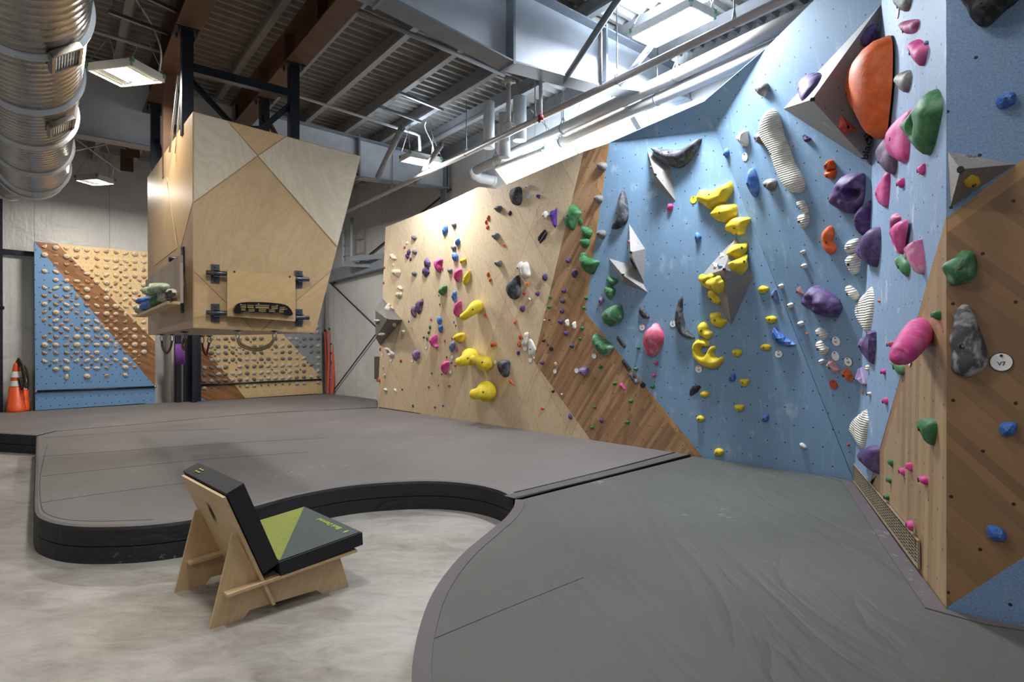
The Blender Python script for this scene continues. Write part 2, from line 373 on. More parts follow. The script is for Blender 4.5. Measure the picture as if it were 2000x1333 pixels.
frontA = crv([(70, 852), (67, 930), (65, 985), (68, 1003), (82, 1014), (120, 1024), (180, 1028), (280, 1025), (380, 1013), (480, 992), (580, 966), (680, 948), (780, 940), (860, 939), (930, 946), (975, 957), (1002, 971)], 4)
topA = mtop(frontA+[(1350, 888.5), (1150, 857.5), (740, 796.5), (640, 801), (500, 808), (300, 826), (110, 842)])
gmat('floor_mat', topA, 'large central grey crash mat with rounded near left corner', None, [M['mat'], M['mat_side']])
leftC = crv([(1006, 977), (1003, 992), (985, 1015), (950, 1044), (905, 1082), (868, 1125), (840, 1170), (820, 1225), (808, 1280), (804, 1333), (812, 1420), (850, 1540)], 4)
topC = mtop(leftC+[(1300, 2200), (2400, 2200), (2500, 1360), (2000, 1224), (1850, 1190), (1668, 939), (1500, 913), (1352, 890.5)])
mc = gmat('floor_mat', topC, 'nearest grey crash mat at right with mauve curved border', None, [M['mat2'], M['mat_side']])
topB = mtop([(-160, 815), (0, 806), (69, 802.5), (303, 788), (640, 770), (700, 775), (737, 779.5), (738, 795), (640, 800), (500, 807), (300, 825), (108, 841), (70, 850), (0, 846), (-160, 842)])
gmat('floor_mat', topB, 'far narrow grey crash mat along the training boards', None, [M['mat'], M['mat_side']])
def strip(name, pts, wd, mat, parent, z=.004, side=1, **tags):
    m = MB(); P = [at_z(px, py, MATZ) for px, py in pts]; ws = wd if isinstance(wd, list) else [wd]*len(P); q = []
    for i, p in enumerate(P):
        a = P[max(i-1, 0)]; b = P[min(i+1, len(P)-1)]; t = (b-a).normalized(); q.append(p+V((-t.y, t.x, 0))*ws[i]*side)
    for i in range(len(P)-1):
        a, b, c, d = [x+V((0, 0, z)) for x in (P[i], P[i+1], q[i+1], q[i])]
        m.face([a, b, c, d]); dn = V((0, 0, -z-.002)); m.face([a+dn, b+dn, b, a]); m.face([d, c, c+dn, d+dn])
    return m.build(name, mat, parent, **tags)
strip('edging', leftC, .085, M['mat_edge'], mc, .004, 1, label='mauve curved edging')
strip('wall_flap', [(1600, 928), (1650, 940), (1668, 946), (1760, 1075), (1848, 1193), (1925, 1212), (2000, 1227), (2200, 1275)], [.02, .05, .1, .1, .1, .07, .05, .05], M['mat_edge'], mc, .006, -1, label='mauve flap along the pillar')
fl = strip('seam_flap', [(1006, 976), (1348, 889.5)], .15, M['mat2'], mc, .008, 1)
for a, b in (((1006, 975), (1350, 889)), ((1006, 964), (1318, 885.5))): strip('seam', crv([a, ((a[0]+b[0])/2+4, (a[1]+b[1])/2+.6), b], 8), .014, M['seam'], fl, .011, 1)
ma = [o for o in C.objects if o.name == 'floor_mat'][0]
for pts in ([(82, 856), (250, 845), (450, 838)], [(84, 892), (200, 884), (420, 868), (640, 856)], [(82, 931), (200, 918), (400, 898), (600, 884)], [(80, 983), (200, 965), (390, 940)],):
    strip('seam', crv(pts, 6), .006, M['seam'], ma, .002, 1)
strip('seam', crv([(92, 868), (78, 930), (79, 985), (90, 1004), (130, 1016), (200, 1019), (300, 1016)], 5), .007, M['seam'], ma, .002, 1)
strip('seam', [(845, 1250), (1000, 1185), (1140, 1129)], .005, M['seam'], mc, .002, 1)
strip('seam', crv([(740, 797), (900, 820.5), (1150, 858.5), (1310, 883)], 4), .02, M['seam'], ma, .012, 1)
strip('seam', crv([(110, 842.5), (300, 826.5), (500, 808.5), (640, 801.5), (736, 797)], 4), .018, M['seam'], ma, .004, -1)

# ------------------------------------------------------------ climbing wall facets
wb = lambda px, py: at_z(px, py, MATZ)
bA, bB = wb(737, 796), wb(1668, 938)
PW = Plane(bA, bB, bA+V((0, 0, 1)))
cr_b = PW.hit(905, 820.5); cr_t = PW.hit(967, 370, .30)
PL = Plane(bA, cr_b, cr_t); PR = Plane(cr_b, bB, cr_t)
pl0 = wb(1668, 938); pl1 = wb(1848, 1190)
PS = Plane(pl0, pl1, pl0+V((0, 0, 1)))
K0 = PR.hit(1395, 252); TC = PS.hit(1722, 0)
PF = Plane(bB, K0, TC)
K1 = PR.hit(1375, 198, .22); T0 = PR.hit(1190, 279); K2 = PF.hit(1495, 95); PD = Plane(K0, K1, K2)  # top edge pulled forward so this strip turns darker, shaped like cast shade
pt2 = wb(2000, 1221.5); pt2.z = MATZ
PT = Plane(V((pl1.x, pl1.y, 0)), V((pt2.x, pt2.y, 0)), V((pl1.x, pl1.y, 1)))
def facet(name, plane, zones, mats, th=.03, bottom=None, **tags):
    m = MB()
    for i, (poly, mi, off) in enumerate(zones):
        pts = [plane.hit(px, py, off) if not isinstance(px, V) else px for px, py in poly]
        m.prism(pts, -plane.n*(th+off), mi, plane)
    return m.build(name, mats, **tags)
def dn(px, py, d=8): return (px, py+d)
facet('climbing_wall', PL, [([(737, 800), (905, 825), (967, 370), (935, 365), (861, 400), (789, 430), (753, 444)], 0, 0)], [M['birch']], kind='structure')
facet('climbing_wall', PR, [
    ([(905, 825), (1155, 862), (1042, 705), (1140, 296), (1118, 305), (967, 370)], 0, 0),
    ([(1155, 862), (1358, 892), (1136, 616), (1176, 284), (1140, 296), (1042, 705)], 1, 0),
    ([(1358, 892), (1374, 896), (1143, 610), (1190, 279), (1176, 284), (1136, 616)], 2, 0),
    ([(1374, 896), (1668, 942), (1395, 252), (1190, 279), (1143, 610)], 3, 0)],
    [M['birch'], M['plank'], M['plank_edge'], M['blue']], kind='structure')
def vpoly(plane, verts): return verts
PTT = Plane(T0, K0, K1); m = MB(); m.prism([K0, K1, K2], -PD.n*.03, 0, PD); m.prism([T0, K1, K0], -PTT.n*.03, 0, PTT); m.build('climbing_wall', [M['blue']], kind='structure')
TT = PS.hit(1727, -90)
m = MB(); m.prism([bB, K0, K2, PF.hit(1590, 0), PF.hit(1680, -80), PF.hit(1726, -80)], -PF.n*.03, 0, PF); m.build('climbing_wall', [M['blue']], kind='structure')
def lowz(p, z): return V((p.x, p.y, z))
# the pillar, one object: side face, front face and far return
top = 5.15
ps_up0 = V((pl0.x, pl0.y, top)); ps_up1 = V((pl1.x, pl1.y, top))
m = MB()
bot0, bot1 = lowz(pl0, .2), lowz(pl1, .2)
sb = PS.hit(1700, 940); e0 = PS.hit(1848, 424)
far0 = pl0+(pl0-pl1).normalized()*.0
m.prism([bot0, lowz(PS.hit(1692, 972), .2), sb, e0, V((pl1.x, pl1.y, top)), V((pl0.x, pl0.y, top))], -PS.n*.02, 0, PS)
m.prism([PS.hit(1692, 972), sb, PS.hit(1712, 930), PS.hit(1848, 448), e0], -PS.n*.02, 2, PS)
m.prism([lowz(PS.hit(1692, 972), .2), bot1, PS.hit(1848, 448), PS.hit(1712, 930), PS.hit(1692, 972)], -PS.n*.02, 1, PS)
f0 = V((pl1.x, pl1.y, 0)); du = PT.u; W_ = 2.6
def pt(px, py): return PT.hit(px, py)
up = PT.hit(2000, 310)-PT.hit(1850, 425); q = PT.hit(1850, 425); eR = q+up*(W_/ (up.dot(du)))
up2 = PT.hit(2000, 345)-PT.hit(1850, 455); q2 = PT.hit(1850, 455); eR2 = q2+up2*(W_/(up2.dot(du)))
lo = PT.hit(2000, 1090)-PT.hit(1850, 1188); q3 = PT.hit(1850, 1188); eR3 = q3+lo*(W_/(lo.dot(du)))
tl = lowz(f0, top); tr = lowz(f0+du*W_, top)
m.prism([q, eR, tr, tl], -PT.n*.02, 3, PT)
m.prism([q2, eR2, eR, q], -PT.n*.02, 5, PT)
m.prism([lowz(q3, .31), eR3, eR2, q2], -PT.n*.02, 4, PT)
m.prism([lowz(q3, .18), lowz(f0+du*W_, .18), eR3, lowz(q3, .31)], -PT.n*.06, 3, PT)
m.build('climbing_pillar', [M['blue_s'], M['plank_s'], M['plank_te'], M['blue_t'], M['plank_t'], M['plank_te']], origin=lowz(pl1, 0), kind='structure')
facets = [  # (pixel polygon, plane, zone name) for placing holds
    ([(700, 850), (905, 825), (967, 370), (967, 300), (700, 300)], PL, 'birch wall'),
    ([(905, 900), (1160, 900), (1155, 862), (1042, 705), (1140, 296), (1140, 200), (967, 200), (967, 370)], PR, 'birch wall'),
    ([(1155, 862), (1374, 900), (1143, 610), (1190, 279), (1190, 200), (1140, 200), (1140, 296), (1042, 705)], PR, 'brown plank band'),
    ([(1848, -100), (2300, -100), (2300, 1330), (1848, 1330)], PT, 'pillar front'),
    ([(1722, -100), (1722, 0), (1690, 540), (1668, 938), (1668, 1100), (1848, 1330), (1848, -100)], PS, 'pillar side'),
    ([(1395, 252), (1500, 80), (1600, -100), (1722, -100), (1722, 0), (1690, 540), (1668, 940)], PF, 'blue overhang by the corner'),
    ([(1190, 150), (1400, 150), (1395, 252), (1668, 950), (1374, 900), (1143, 610)], PR, 'blue wall')]
def inpoly(x, y, poly):
    r = False; n = len(poly)
    for i in range(n):
        x0, y0 = poly[i]; x1, y1 = poly[i-1]
        if (y0 > y) != (y1 > y) and x < (x1-x0)*(y-y0)/(y1-y0)+x0: r = not r
    return r
def which(px, py):
    for poly, pl, nm in facets:
        if inpoly(px, py, poly): return pl, nm
    return PR, 'blue wall'
# ------------------------------------------------------------ hanging plywood tower with brown beams and posts
TA = at_y(377, 641, 6.45); PTF = Plane(TA, TA+D2, TA+V((0, 0, 1))); TL = at_y(289, 655, 9.07)
PTL = Plane(TA, V((TL.x, TL.y, TA.z)), TA+V((0, 0, 1))); LV = V((TL.x-TA.x, TL.y-TA.y, 0))
tw = thing('hanging_climbing_tower', TA, 'big birch plywood tower hanging from brown beams above the mat', 'climbing tower')
fr = [PTF.hit(*p) for p in ((377, 218), (705, 305), (615, 651), (377, 641))]
lf = [PTL.hit(*p) for p in ((377, 218), (288, 347), (289, 655), (377, 641))]
back = [lf[1], fr[1]+LV*.98, fr[2]+LV*.98, lf[2]]
m = MB(); m.face([fr[3], fr[2], back[2], back[3]], 0); m.face([fr[0], back[0], back[1], fr[1]], 0); m.face([fr[1], back[1], back[2], fr[2]], 0); m.face(back, 0)
m.build('shell', [M['birch_v']], tw)
m = MB(); m.prism(fr, -PTF.n*.02, 0, PTF)
def z_(pl, pts, mi, off=.003): m.prism([pl.hit(x, y, off) for x, y in pts], -pl.n*(off+.005), mi, pl)
z_(PTF, [(379, 220), (445, 237), (503, 305), (379, 395)], 1); z_(PTF, [(504, 304), (559, 268), (704, 306), (659, 481)], 1)
z_(PTF, [(379, 531), (495, 643), (379, 640)], 2); z_(PTF, [(646, 531), (512, 645), (616, 649)], 2); z_(PTF, [(445, 237), (557, 267), (504, 303)], 2)
for a, b in (((379, 395), (504, 304)), ((504, 305), (658, 482)), ((379, 530), (496, 645)), ((646, 530), (511, 646)), ((445, 237), (504, 304)), ((504, 304), (559, 267))):
    pa, pb = PTF.hit(*a, .004), PTF.hit(*b, .004); d = (pb-pa).normalized(); m.box((pa+pb)/2, d, d.cross(PTF.n), PTF.n, (pb-pa).length, .007, .004, 3)
M['plyseam'] = mt_plain('ply_seam', '9b7d55', .6)
m.build('front_panel', [M['birch_dark'], M['birch_light'], M['birch_mid'], M['plyseam']], tw)
m = MB(); m.prism(lf, -PTL.n*.02, 0, PTL)
z_(PTL, [(345, 262), (376, 219), (376, 395), (352, 487), (326, 360)], 1); z_(PTL, [(326, 345), (345, 485), (300, 520), (290, 400)], 2)
m.build('side_panel', [M['birch_v'], M['birch_mid'], M['birch_dark']], tw)
def beamI(name, P, a0, a1, label, h=.36, wd=.26):
    a, t = bt(P); zt = ZR(t)-.02; m = MB(); zb = P.z
    for z, th in ((zb, .02), (zt, .02)): m.bar(BP(a0, t, z), BP(a1, t, z), wd, th)
    m.bar(BP(a0, t, (zb+zt)/2), BP(a1, t, (zb+zt)/2), .014, zt-zb)
    for k in range(8):
        aa = a+k*1.2-1.2; m.box(BP(aa, t, (zb+zt)/2), D1, D2, (0, 0, 1), .012, wd*.9, zt-zb)
    m.build('steel_beam', M['brown_steel'], label=label, cat='steel beam', group='brown beams carrying the tower')
ZB = 5.3
pA = at_z(365, 60, ZB); pB = at_z(573, 128, ZB)
beamI('a', pA, -9, 2.2, 'rusty brown roof beam at left carrying the tower posts'); beamI('b', pB, -8, 2.2, 'rusty brown roof beam carrying the right post of the tower')
def post(P, zb, w_, mat, label):
    m = MB(); m.box((P.x, P.y, (P.z+zb)/2), D1, D2, (0, 0, 1), w_, w_, P.z-zb); m.box((P.x, P.y, P.z-.012), D1, D2, (0, 0, 1), .24, .24, .02)
    for a in (-1, 1):
        for b in (-1, 1): m.tube([V((P.x, P.y, P.z-.07))+D1*a*.09+D2*b*.09, V((P.x, P.y, P.z+.01))+D1*a*.09+D2*b*.09], .013, 6)
    m.build('post', mat, tw)
pa2, pa3 = at_z(328, 142, ZB), at_z(303, 205, ZB); pb2 = at_z(516, 195, ZB)
post(pA, 4.1, .12, M['black_steel'], ''); post(pB, 4.0, .12, M['black_steel'], ''); post(pa2, 3.9, .12, M['brown_steel'], ''); post(pa3, 3.6, .12, M['black_steel'], ''); post(pb2, 3.9, .12, M['black_steel'], '')
def brace(a, b, w_=.09, mat=None):
    m = MB(); m.bar(a, b, w_, .012); m.bar(a+V((0, 0, -.03)), b+V((0, 0, -.03)), .012, .07); m.build('brace', mat or M['black_steel'], tw)
lo = lambda P, dz: V((P.x, P.y, P.z-dz))
m = MB(); m.bar(lo(pA, .42), lo(pB, .38), .1, .1); m.build('cross_beam', M['black_steel'], tw)
m = MB(); m.bar(lo(pa2, .75), lo(pb2, .45), .1, .1); m.build('cross_beam', M['black_steel'], tw)
mid = (pA+pB)/2; brace(lo(pA, .5), lo(mid, 1.05)); brace(lo(pB, .45), lo(mid, 1.12)); brace(lo(pa3, .5), lo(pa2, 1.4)); brace(lo(pb2, .2), lo(pB, 1.3), .07, M['brown_steel'])
for dx in (-.03, -.07): m = MB(); m.tube([lo(pA, .5)+D2*dx+D1*.1, lo(pA, 1.3)+D2*(dx*1.6)+D1*.45], .012, 6); m.build('hanging_rod', M['white'], tw)
# hangboard panels on brackets
M['dark_pipe'] = mt_plain('dark_pipe_steel', '5a5c62', .35, .7, .1, 12)
def bracket(pl, px, py, ln, parent):
    m = MB(); p = pl.hit(px, py, 0); m.box(p+pl.n*.008, pl.u, pl.v, pl.n, .085, .2, .014); 
    for s in (-1, 1): m.box(p+pl.n*.05+pl.v*s*.035, pl.u, pl.v, pl.n, .06, .01, .09)
    m.tube([p+pl.n*.07-pl.u*.1+pl.u*min(ln, 0), p+pl.n*.07+pl.u*.1+pl.u*max(ln, 0)], .026, 12); 
    for s in (-1, 1): m.tube([p+pl.n*.01+pl.v*s*.075, p+pl.n*.03+pl.v*s*.075], .012, 6)
    m.build('bracket', M['dark_pipe'], parent)
hb = thing('hangboard_rig', PTF.hit(511, 580, .1), 'birch training panel on pipe brackets holding the black hangboard', 'training panel')
m = MB(); m.prism([PTF.hit(x, y, .12) for x, y in ((444, 526), (577, 540), (577, 628), (444, 618))], -PTF.n*.02, 0, PTF)
m.build('panel', [mt_birch('spotted_ply', 'cdae7e', 'bb996a', None, 0, grain=1.2)], hb)
for px, py, ln in ((420, 535, .16), (420, 612, .16), (583, 546, -.12), (583, 621, -.12)): bracket(PTF, px, py, ln, hb)
for px, py in ((458, 531), (566, 541)):
    m = MB(); p = PTF.hit(px, py, .122); m.tube([p-PTF.n*.004, p+PTF.n*.002], .011, 10); m.build('screw_hole', M['ink'], hb)
# ------------------------------------------------------------ duct, pipes and services
def revolve(P0, P1, prof, seg=48, mats=None):
    ax = (P1-P0).normalized(); a = ax.orthogonal().normalized(); b = ax.cross(a); m = MB(); vs = []; fs = []
    for s_, r in prof:
        c = P0+ax*s_; vs += [c+(a*math.cos(2*math.pi*k/seg)+b*math.sin(2*math.pi*k/seg))*r for k in range(seg)]
    for i in range(len(prof)-1):
        for k in range(seg): k2 = (k+1) % seg; fs.append((i*seg+k, i*seg+k2, (i+1)*seg+k2, (i+1)*seg+k))
    m.mesh(vs, fs, 0, True); return m
def mt_galv():
    n = NT('spiral_galvanised'); co_ = n.coord(); v = n.noise(n.mapping(co_, (2, 2, 2)), 3, 5, .7)
    n.col(n.ramp(v, [(.3, srgb('8f8a84')), (.7, srgb('b9b4ae'))])); n.b.inputs['Metallic'].default_value = .92
    n.l(n.ramp(v, [(.3, (.22,)*3+(1,)), (.7, (.38,)*3+(1,))]), n.b.inputs['Roughness']); return n.mat
M['duct'] = mt_galv()
DH = 4.42
dF = at_y(65, 355, 9.3); dF.z = DH; dN = at_y(40, 30, 4.47); dN.z = DH; dd = (dN-dF).normalized(); Ld = 9.5
duct = thing('spiral_duct', dF, 'large silver spiral ventilation duct hanging at top left', 'air duct')
RD = .44; prof = []; s_ = 0
while s_ < Ld:
    prof += [(s_, RD), (s_+.106, RD), (s_+.109, RD+.0012), (s_+.112, RD+.0012)]; s_ += .115
dm_ = revolve(dF, dF+dd*Ld, prof); M['duct_seam'] = mt_plain('duct_seam', '4a4744', .5, .6)
for i_ in range(len(prof)-1):
    if i_ % 4 == 1:
        for k_ in range(48): dm_.m[i_*48+k_] = 1
dm_.build('duct_pipe', [M['duct'], M['duct_seam']], duct)
for s_ in (.25, 1.55, 2.95, 4.35, 5.8):
    revolve(dF, dF+dd*Ld, [(s_-.05, RD), (s_-.05, RD+.022), (s_-.012, RD+.022), (s_-.012, RD+.036), (s_+.012, RD+.036), (s_+.012, RD+.022), (s_+.05, RD+.022), (s_+.05, RD)]).build('flange_ring', M['steel_blue'], duct)
side = V((dd.y, -dd.x, 0)); side = -side if side.x > 0 else side
# segmented elbow turning left at the far end
m = MB(); c0 = dF; pts = [c0+(-dd)*(.55*math.sin(a))+side*(.55*(1-math.cos(a))) for a in [R(x) for x in (0, 22, 45, 67, 90)]]; pts.append(pts[-1]+side*1.5)
m.tube(pts, RD, 40, 0, False); m.build('elbow', M['duct'], duct)
for i in (1, 3, 5):
    t = (pts[i]-pts[i-1]).normalized(); revolve(pts[i]-t*.02, pts[i], [(0, RD), (0, RD+.025), (.03, RD+.025), (.03, RD)]).build('flange_ring', M['steel_blue'], duct)
def vent(px, py, wd, ht):
    # louvre on the right-lower side of the duct
    r = ray(px, py); best = None
    for k in range(2000):
        p = EYE+r*(2+k*.005); q = p-dF; q = q-dd*q.dot(dd)
        if q.length < RD+.02: best = p; break
    if best is None: return
    nn = best-dF; nn = (nn-dd*nn.dot(dd)).normalized(); tt = nn.cross(dd)
    m = MB(); 
    for s in (-1, 1): m.box(best+nn*.01+dd*s*wd/2, dd, tt, nn, .025, ht, .05); m.box(best+nn*.01+tt*s*ht/2, dd, tt, nn, wd, .025, .05)
    f_ = m.build('louvre_frame', M['duct'], duct)
    m = MB()
    for k in range(9): m.box(best+nn*.012+tt*(k-4)*ht/9.5, dd, tt+nn*.5, nn, wd, .026, .004)
    m.build('louvre_slats', M['white'], f_)
vent(126, 112, .36, .22); vent(118, 246, .40, .24)
def pipe(name, pts, r, mat, label, cat='pipe', group=None, z=None, parts=None, seg=14):
    P = [at_z(*p[:3]) if isinstance(p, tuple) else p for p in pts]; root = None
    m = MB(); m.tube(P, r, seg)
    if parts:
        root = thing(name, P[0], label, cat, group); m.build('run', mat, root)
        for s in parts:
            d = (P[-1]-P[0]); c = P[0]+d*s; dn_ = d.normalized()
            k = MB(); k.tube([c-dn_*.012, c+dn_*.012], r*1.06, seg); k.build('clamp_band', M['rod'], root)
            k = MB(); k.tube([c+V((0, 0, r)), V((c.x, c.y, ZR(bt(c)[1])))], .008, 6); k.build('hanger_rod', M['rod'], root)
            k = MB(); k.tube([c+dn_*.0+V((0, 0, r+.10)), c+dn_.cross(V((0, 0, 1)))*r*.8+V((0, 0, r*.5))], .007, 5); k.tube([c+V((0, 0, r+.10)), c-dn_.cross(V((0, 0, 1)))*r*.8+V((0, 0, r*.5))], .007, 5); k.build('clevis', M['rod'], root)
        return root
    return m.build(name, mat, label=label, cat=cat, group=group)
zP = 4.95
e0 = at_z(930, 333, zP); e1 = at_z(1640, -5, zP)
dirp = (e1-e0).normalized(); lft = V((-.45, -.9, 0)).normalized()
bigp = pipe('drain_pipe', [e0, e1+dirp*2], .082, M['pipe'], 'thick white pipe running along the top of the climbing walls', parts=(.08, .30, .55, .80, .97))
# its elbow and short return
el = [e0-dirp*.0, e0-dirp*.08+V((.0, 0, 0)), e0-dirp*.13+V((.04, .03, -.05)), e0-dirp*.08+V((.12, .10, -.1)), e0+V((.3, .2, -.14)), e0+V((.55, .35, -.18))]
m = MB(); m.tube(el, .095, 16); m.build('elbow', M['pipe_w'], bigp)
m = MB(); d_ = (el[-1]-el[-2]).normalized(); m.tube([el[-2], el[-2]+d_*.06], .108, 16); m.tube([el[-1], el[-1]+d_*.1], .112, 16); m.build('coupling', M['pipe_w'], bigp)
off2 = V((.08, .07, -.135))
pipe('drain_pipe', [e0+dirp*.9+off2, e1+dirp*2+off2], .076, M['pipe'], 'second white pipe directly underneath the thick one', parts=(.2, .45, .78))
zS = 4.72
pipe('sprinkler_pipe', [(640, 432, zS), (1525, 2, zS), (1720, -92, zS)], .042, M['pipe'], 'long thin sprinkler pipe crossing from the far wall to top right', parts=(.3, .52, .66, .78, .9))
pipe('sprinkler_branch', [(570, 184, 5.42), (812, 262, 5.42), (819, 266, 5.38), (820, 294, 5.1)], .022, M['pipe_w'], 'thin white conduit running under the roof to the centre lamp', cat='pipe')
pipe('sprinkler_branch', [(680, 12, 5.44), (985, 147, 5.44)], .028, M['purlin'], 'thin grey pipe under the roof beside the big girder', cat='pipe')
pipe('sprinkler_branch', [(150, 50, 5.45), (325, 104, 5.45)], .026, M['purlin'], 'thin grey pipe between the duct and the left brown beam', cat='pipe')
def vpipe(px, py0, py1, y, r, mat, label, cat='pipe', coup=None):
    a = at_y(px, py0, y); b = at_y(px, py1, y); m = MB(); m.tube([a, b], r, 12); 
    if coup:
        for q in coup: c = a+(b-a)*q; m.tube([c-V((0, 0, .03)), c+V((0, 0, .03))], r*1.7, 10); m.tube([c-V((r*3, 0, 0)), c+V((r*3, 0, 0))], r*.6, 6)
    return m.build('riser_pipe', mat, label=label, cat=cat)
vpipe(993, 155, 252, 7.6, .03, M['pipe'], 'vertical riser with clamps between the roof pipe and sprinkler pipe', coup=(.05, .92))
dp_ = vpipe(1056, 150, 225, 7.2, .022, M['pipe'], 'short vertical drop pipe with a rusty sprinkler fitting')
vpipe(1173, 60, 165, 6.6, .018, M['pipe'], 'thin vertical rod hanging beside the diagonal brace')
m = MB(); c = at_y(1056, 225, 7.2); m.tube([c, c-V((0, 0, .05))], .035, 8); m.tube([c-V((0, 0, .05)), c+V((-.03, 0, -.08))], .02, 6); m.build('sprinkler_head', M['red_plate'], dp_, label='rust red sprinkler head')
for px, y0, y1, yy, r, lb in ((955, 240, 290, 9.2, .085, 'white vent stack left of the riser pipe behind the girder'), (985, 262, 308, 9.0, .085, 'white vent stack with elbow nearest the thick pipe'), (1015, 230, 275, 8.9, .10, 'white vent stack beside the riser at right')):
    a = at_y(px, y0-40, yy); b = at_y(px, y1, yy); m = MB(); m.tube([a, b], r, 16); m.build('vent_stack', M['pipe_w'], label=lb, cat='pipe', group='white vent stacks')
def diag(a, b, r, label, cat='brace'):
    A = at_y(*a); B = at_y(*b); m = MB(); m.tube([A, B], r, 10); d = (B-A).normalized(); m.box(B, d, (0, 0, 1), d.cross(V((0, 0, 1))), .16, .07, .012); m.box(A, d, (0, 0, 1), d.cross(V((0, 0, 1))), .16, .07, .012)
    return m.build('flange_brace', M['steel_grey'], label=label, cat=cat, group='diagonal flange braces')
diag((1212, -10, 6.0), (1108, 148, 6.8), .035, 'grey diagonal brace crossing the near girder at top')
diag((1270, 92, 7.0), (1200, 178, 7.8), .035, 'grey diagonal brace right of the vertical rod, near the bright panel')
diag((785, 250, 9.2), (738, 345, 11.3), .05, 'grey diagonal brace down to the far girder left of the centre lamp')
diag((862, 282, 9.6), (812, 357, 11.6), .045, 'grey diagonal brace down to the far girder right of the centre lamp')
def strut(a, b, label):
    A, B = at_z(*a, 5.45), at_z(*b, 5.45); m = MB(); m.bar(A, B, .04, .04); m.build('strut_channel', M['galv'], label=label, cat='strut channel')
strut((212, 22), (330, 66), 'thin galvanised channel above the slatted lamp'); strut((285, -6), (345, 22), 'thin galvanised channel touching the left brown beam'); strut((742, 208), (822, 238), 'galvanised channel above the centre lamp'); strut((778, 180), (865, 215), 'upper galvanised channel with cord above the centre lamp')
for a, b, lb in (((135, 262, 9.2), (235, 335, 11.5), 'descending sway cable between the duct and left lamp'), ((132, 298, 9.0), (270, 268, 11.5), 'rising sway cable beside the silver duct')):
    m = MB(); m.tube([at_y(*a), at_y(*b)], .012, 6); m.build('sway_cable', M['pipe'], label=lb, cat='cable')
# dark box behind the pipes and wall-top items
def wbox(px0, py0, px1, py1, plane, off, th, mat, name, label, cat):
    m = MB(); m.prism([plane.hit(px0, py0, off), plane.hit(px1, py0, off), plane.hit(px1, py1, off), plane.hit(px0, py1, off)], -plane.n*th); return m.build(name, mat, label=label, cat=cat)
# cable braces and shelf steel on the side wall
def sw(px, py, off=.05): return PSW.hit(px, py, off)
for a, b, r, lb in (((640, 548), (742, 646), .018, 'upper black cable brace beside the ladder'), ((744, 640), (648, 768), .016, 'lower black cable brace rising from the ladder foot'), ((650, 555), (880, 370), .02, 'long black rod brace high on the white side wall')):
    m = MB(); m.tube([sw(*a), sw(*b)], r, 6); m.build('cable_brace', M['cable'], label=lb, cat='cable', group='cable braces on the side wall')
m = MB(); m.prism([sw(x, y, .2) for x, y in ((640, 528), (760, 500), (760, 520), (640, 552))], -PSW.n*.2); m.build('girt', M['steel_grey'], label='grey steel ledge on the side wall above the ladder', cat='steel rail')
lad = thing('fixed_ladder', sw(680, 515, .5), 'small grey fixed ladder high on the side wall', 'ladder')
for x0, y0, x1, y1 in ((671, 440, 671, 517), (687, 425, 687, 508)): m = MB(); m.bar(sw(x0, y0, .5), sw(x1, y1, .5), .06, .04, (0, 1, 0)); m.build('rail', M['steel_grey'], lad)
for y in (455, 479, 500): m = MB(); m.tube([sw(671, y+1.5, .5), sw(687, y-2, .5)], .02, 8); m.build('rung', M['steel_grey'], lad)
for a, b in (((672, 516), (735, 519)), ((687, 506), (760, 500))): m = MB(); m.bar(sw(*a, .5), sw(*b, .1), .07, .12); m.build('support_arm', M['steel_grey'], lad)
# orange extension ladder
lp = lambda px, py, y: at_y(px, py, y)
el_ = thing('extension_ladder', at_z(645, 770, MATZ), 'orange fibreglass extension ladder leaning in the far corner', 'ladder')
M['ladder'] = mt_plain('ladder_orange', 'b8452c', .45)
lb_ = [at_z(x, 768.5, MATZ) for x in (640, 648)]; wd_ = bd
b0 = lb_[0]; b1 = b0+wd_*.07+V((.06, -.08, 0)); 
LZ = 1.98
def rail(a, b, w_, nm='rail'): m = MB(); m.bar(a, b, w_, .05, (0, 1, 0)); m.build(nm, M['ladder'], el_)
A0 = at_z(641, 769, MATZ); A1 = at_z(649, 769.5, MATZ)
tA = at_y(644, 645, A0.y+.25); tB = at_y(654.5, 645, A1.y+.25); tC = at_y(635, 648, A0.y+.3); C1 = at_z(635, 768, MATZ)
rail(A1, tB, .09); rail(A0, tA, .05); rail(at_z(638, 768.5, MATZ)+V((0, .1, 0)), tC, .05)
for k in range(7):
    f_ = .08+k*.14; m = MB(); m.tube([A0.lerp(tA, f_), A1.lerp(tB, f_)], .018, 8); m.build('rung', M['galv'], el_)
for p in (tA, tB, tC): m = MB(); m.tube([p, p+V((0, 0, .06))], .03, 8); m.build('end_cap', M['black'], el_)
m = MB(); m.prism([sw(x, y, .06) for x, y in ((731, 697), (741, 697), (741, 741), (731, 741))], -PSW.n*.06); m.build('wall_panel', mt_plain('brown_box', '5c5148', .6), label='small brown board on the white wall beside the birch wall', cat='board')
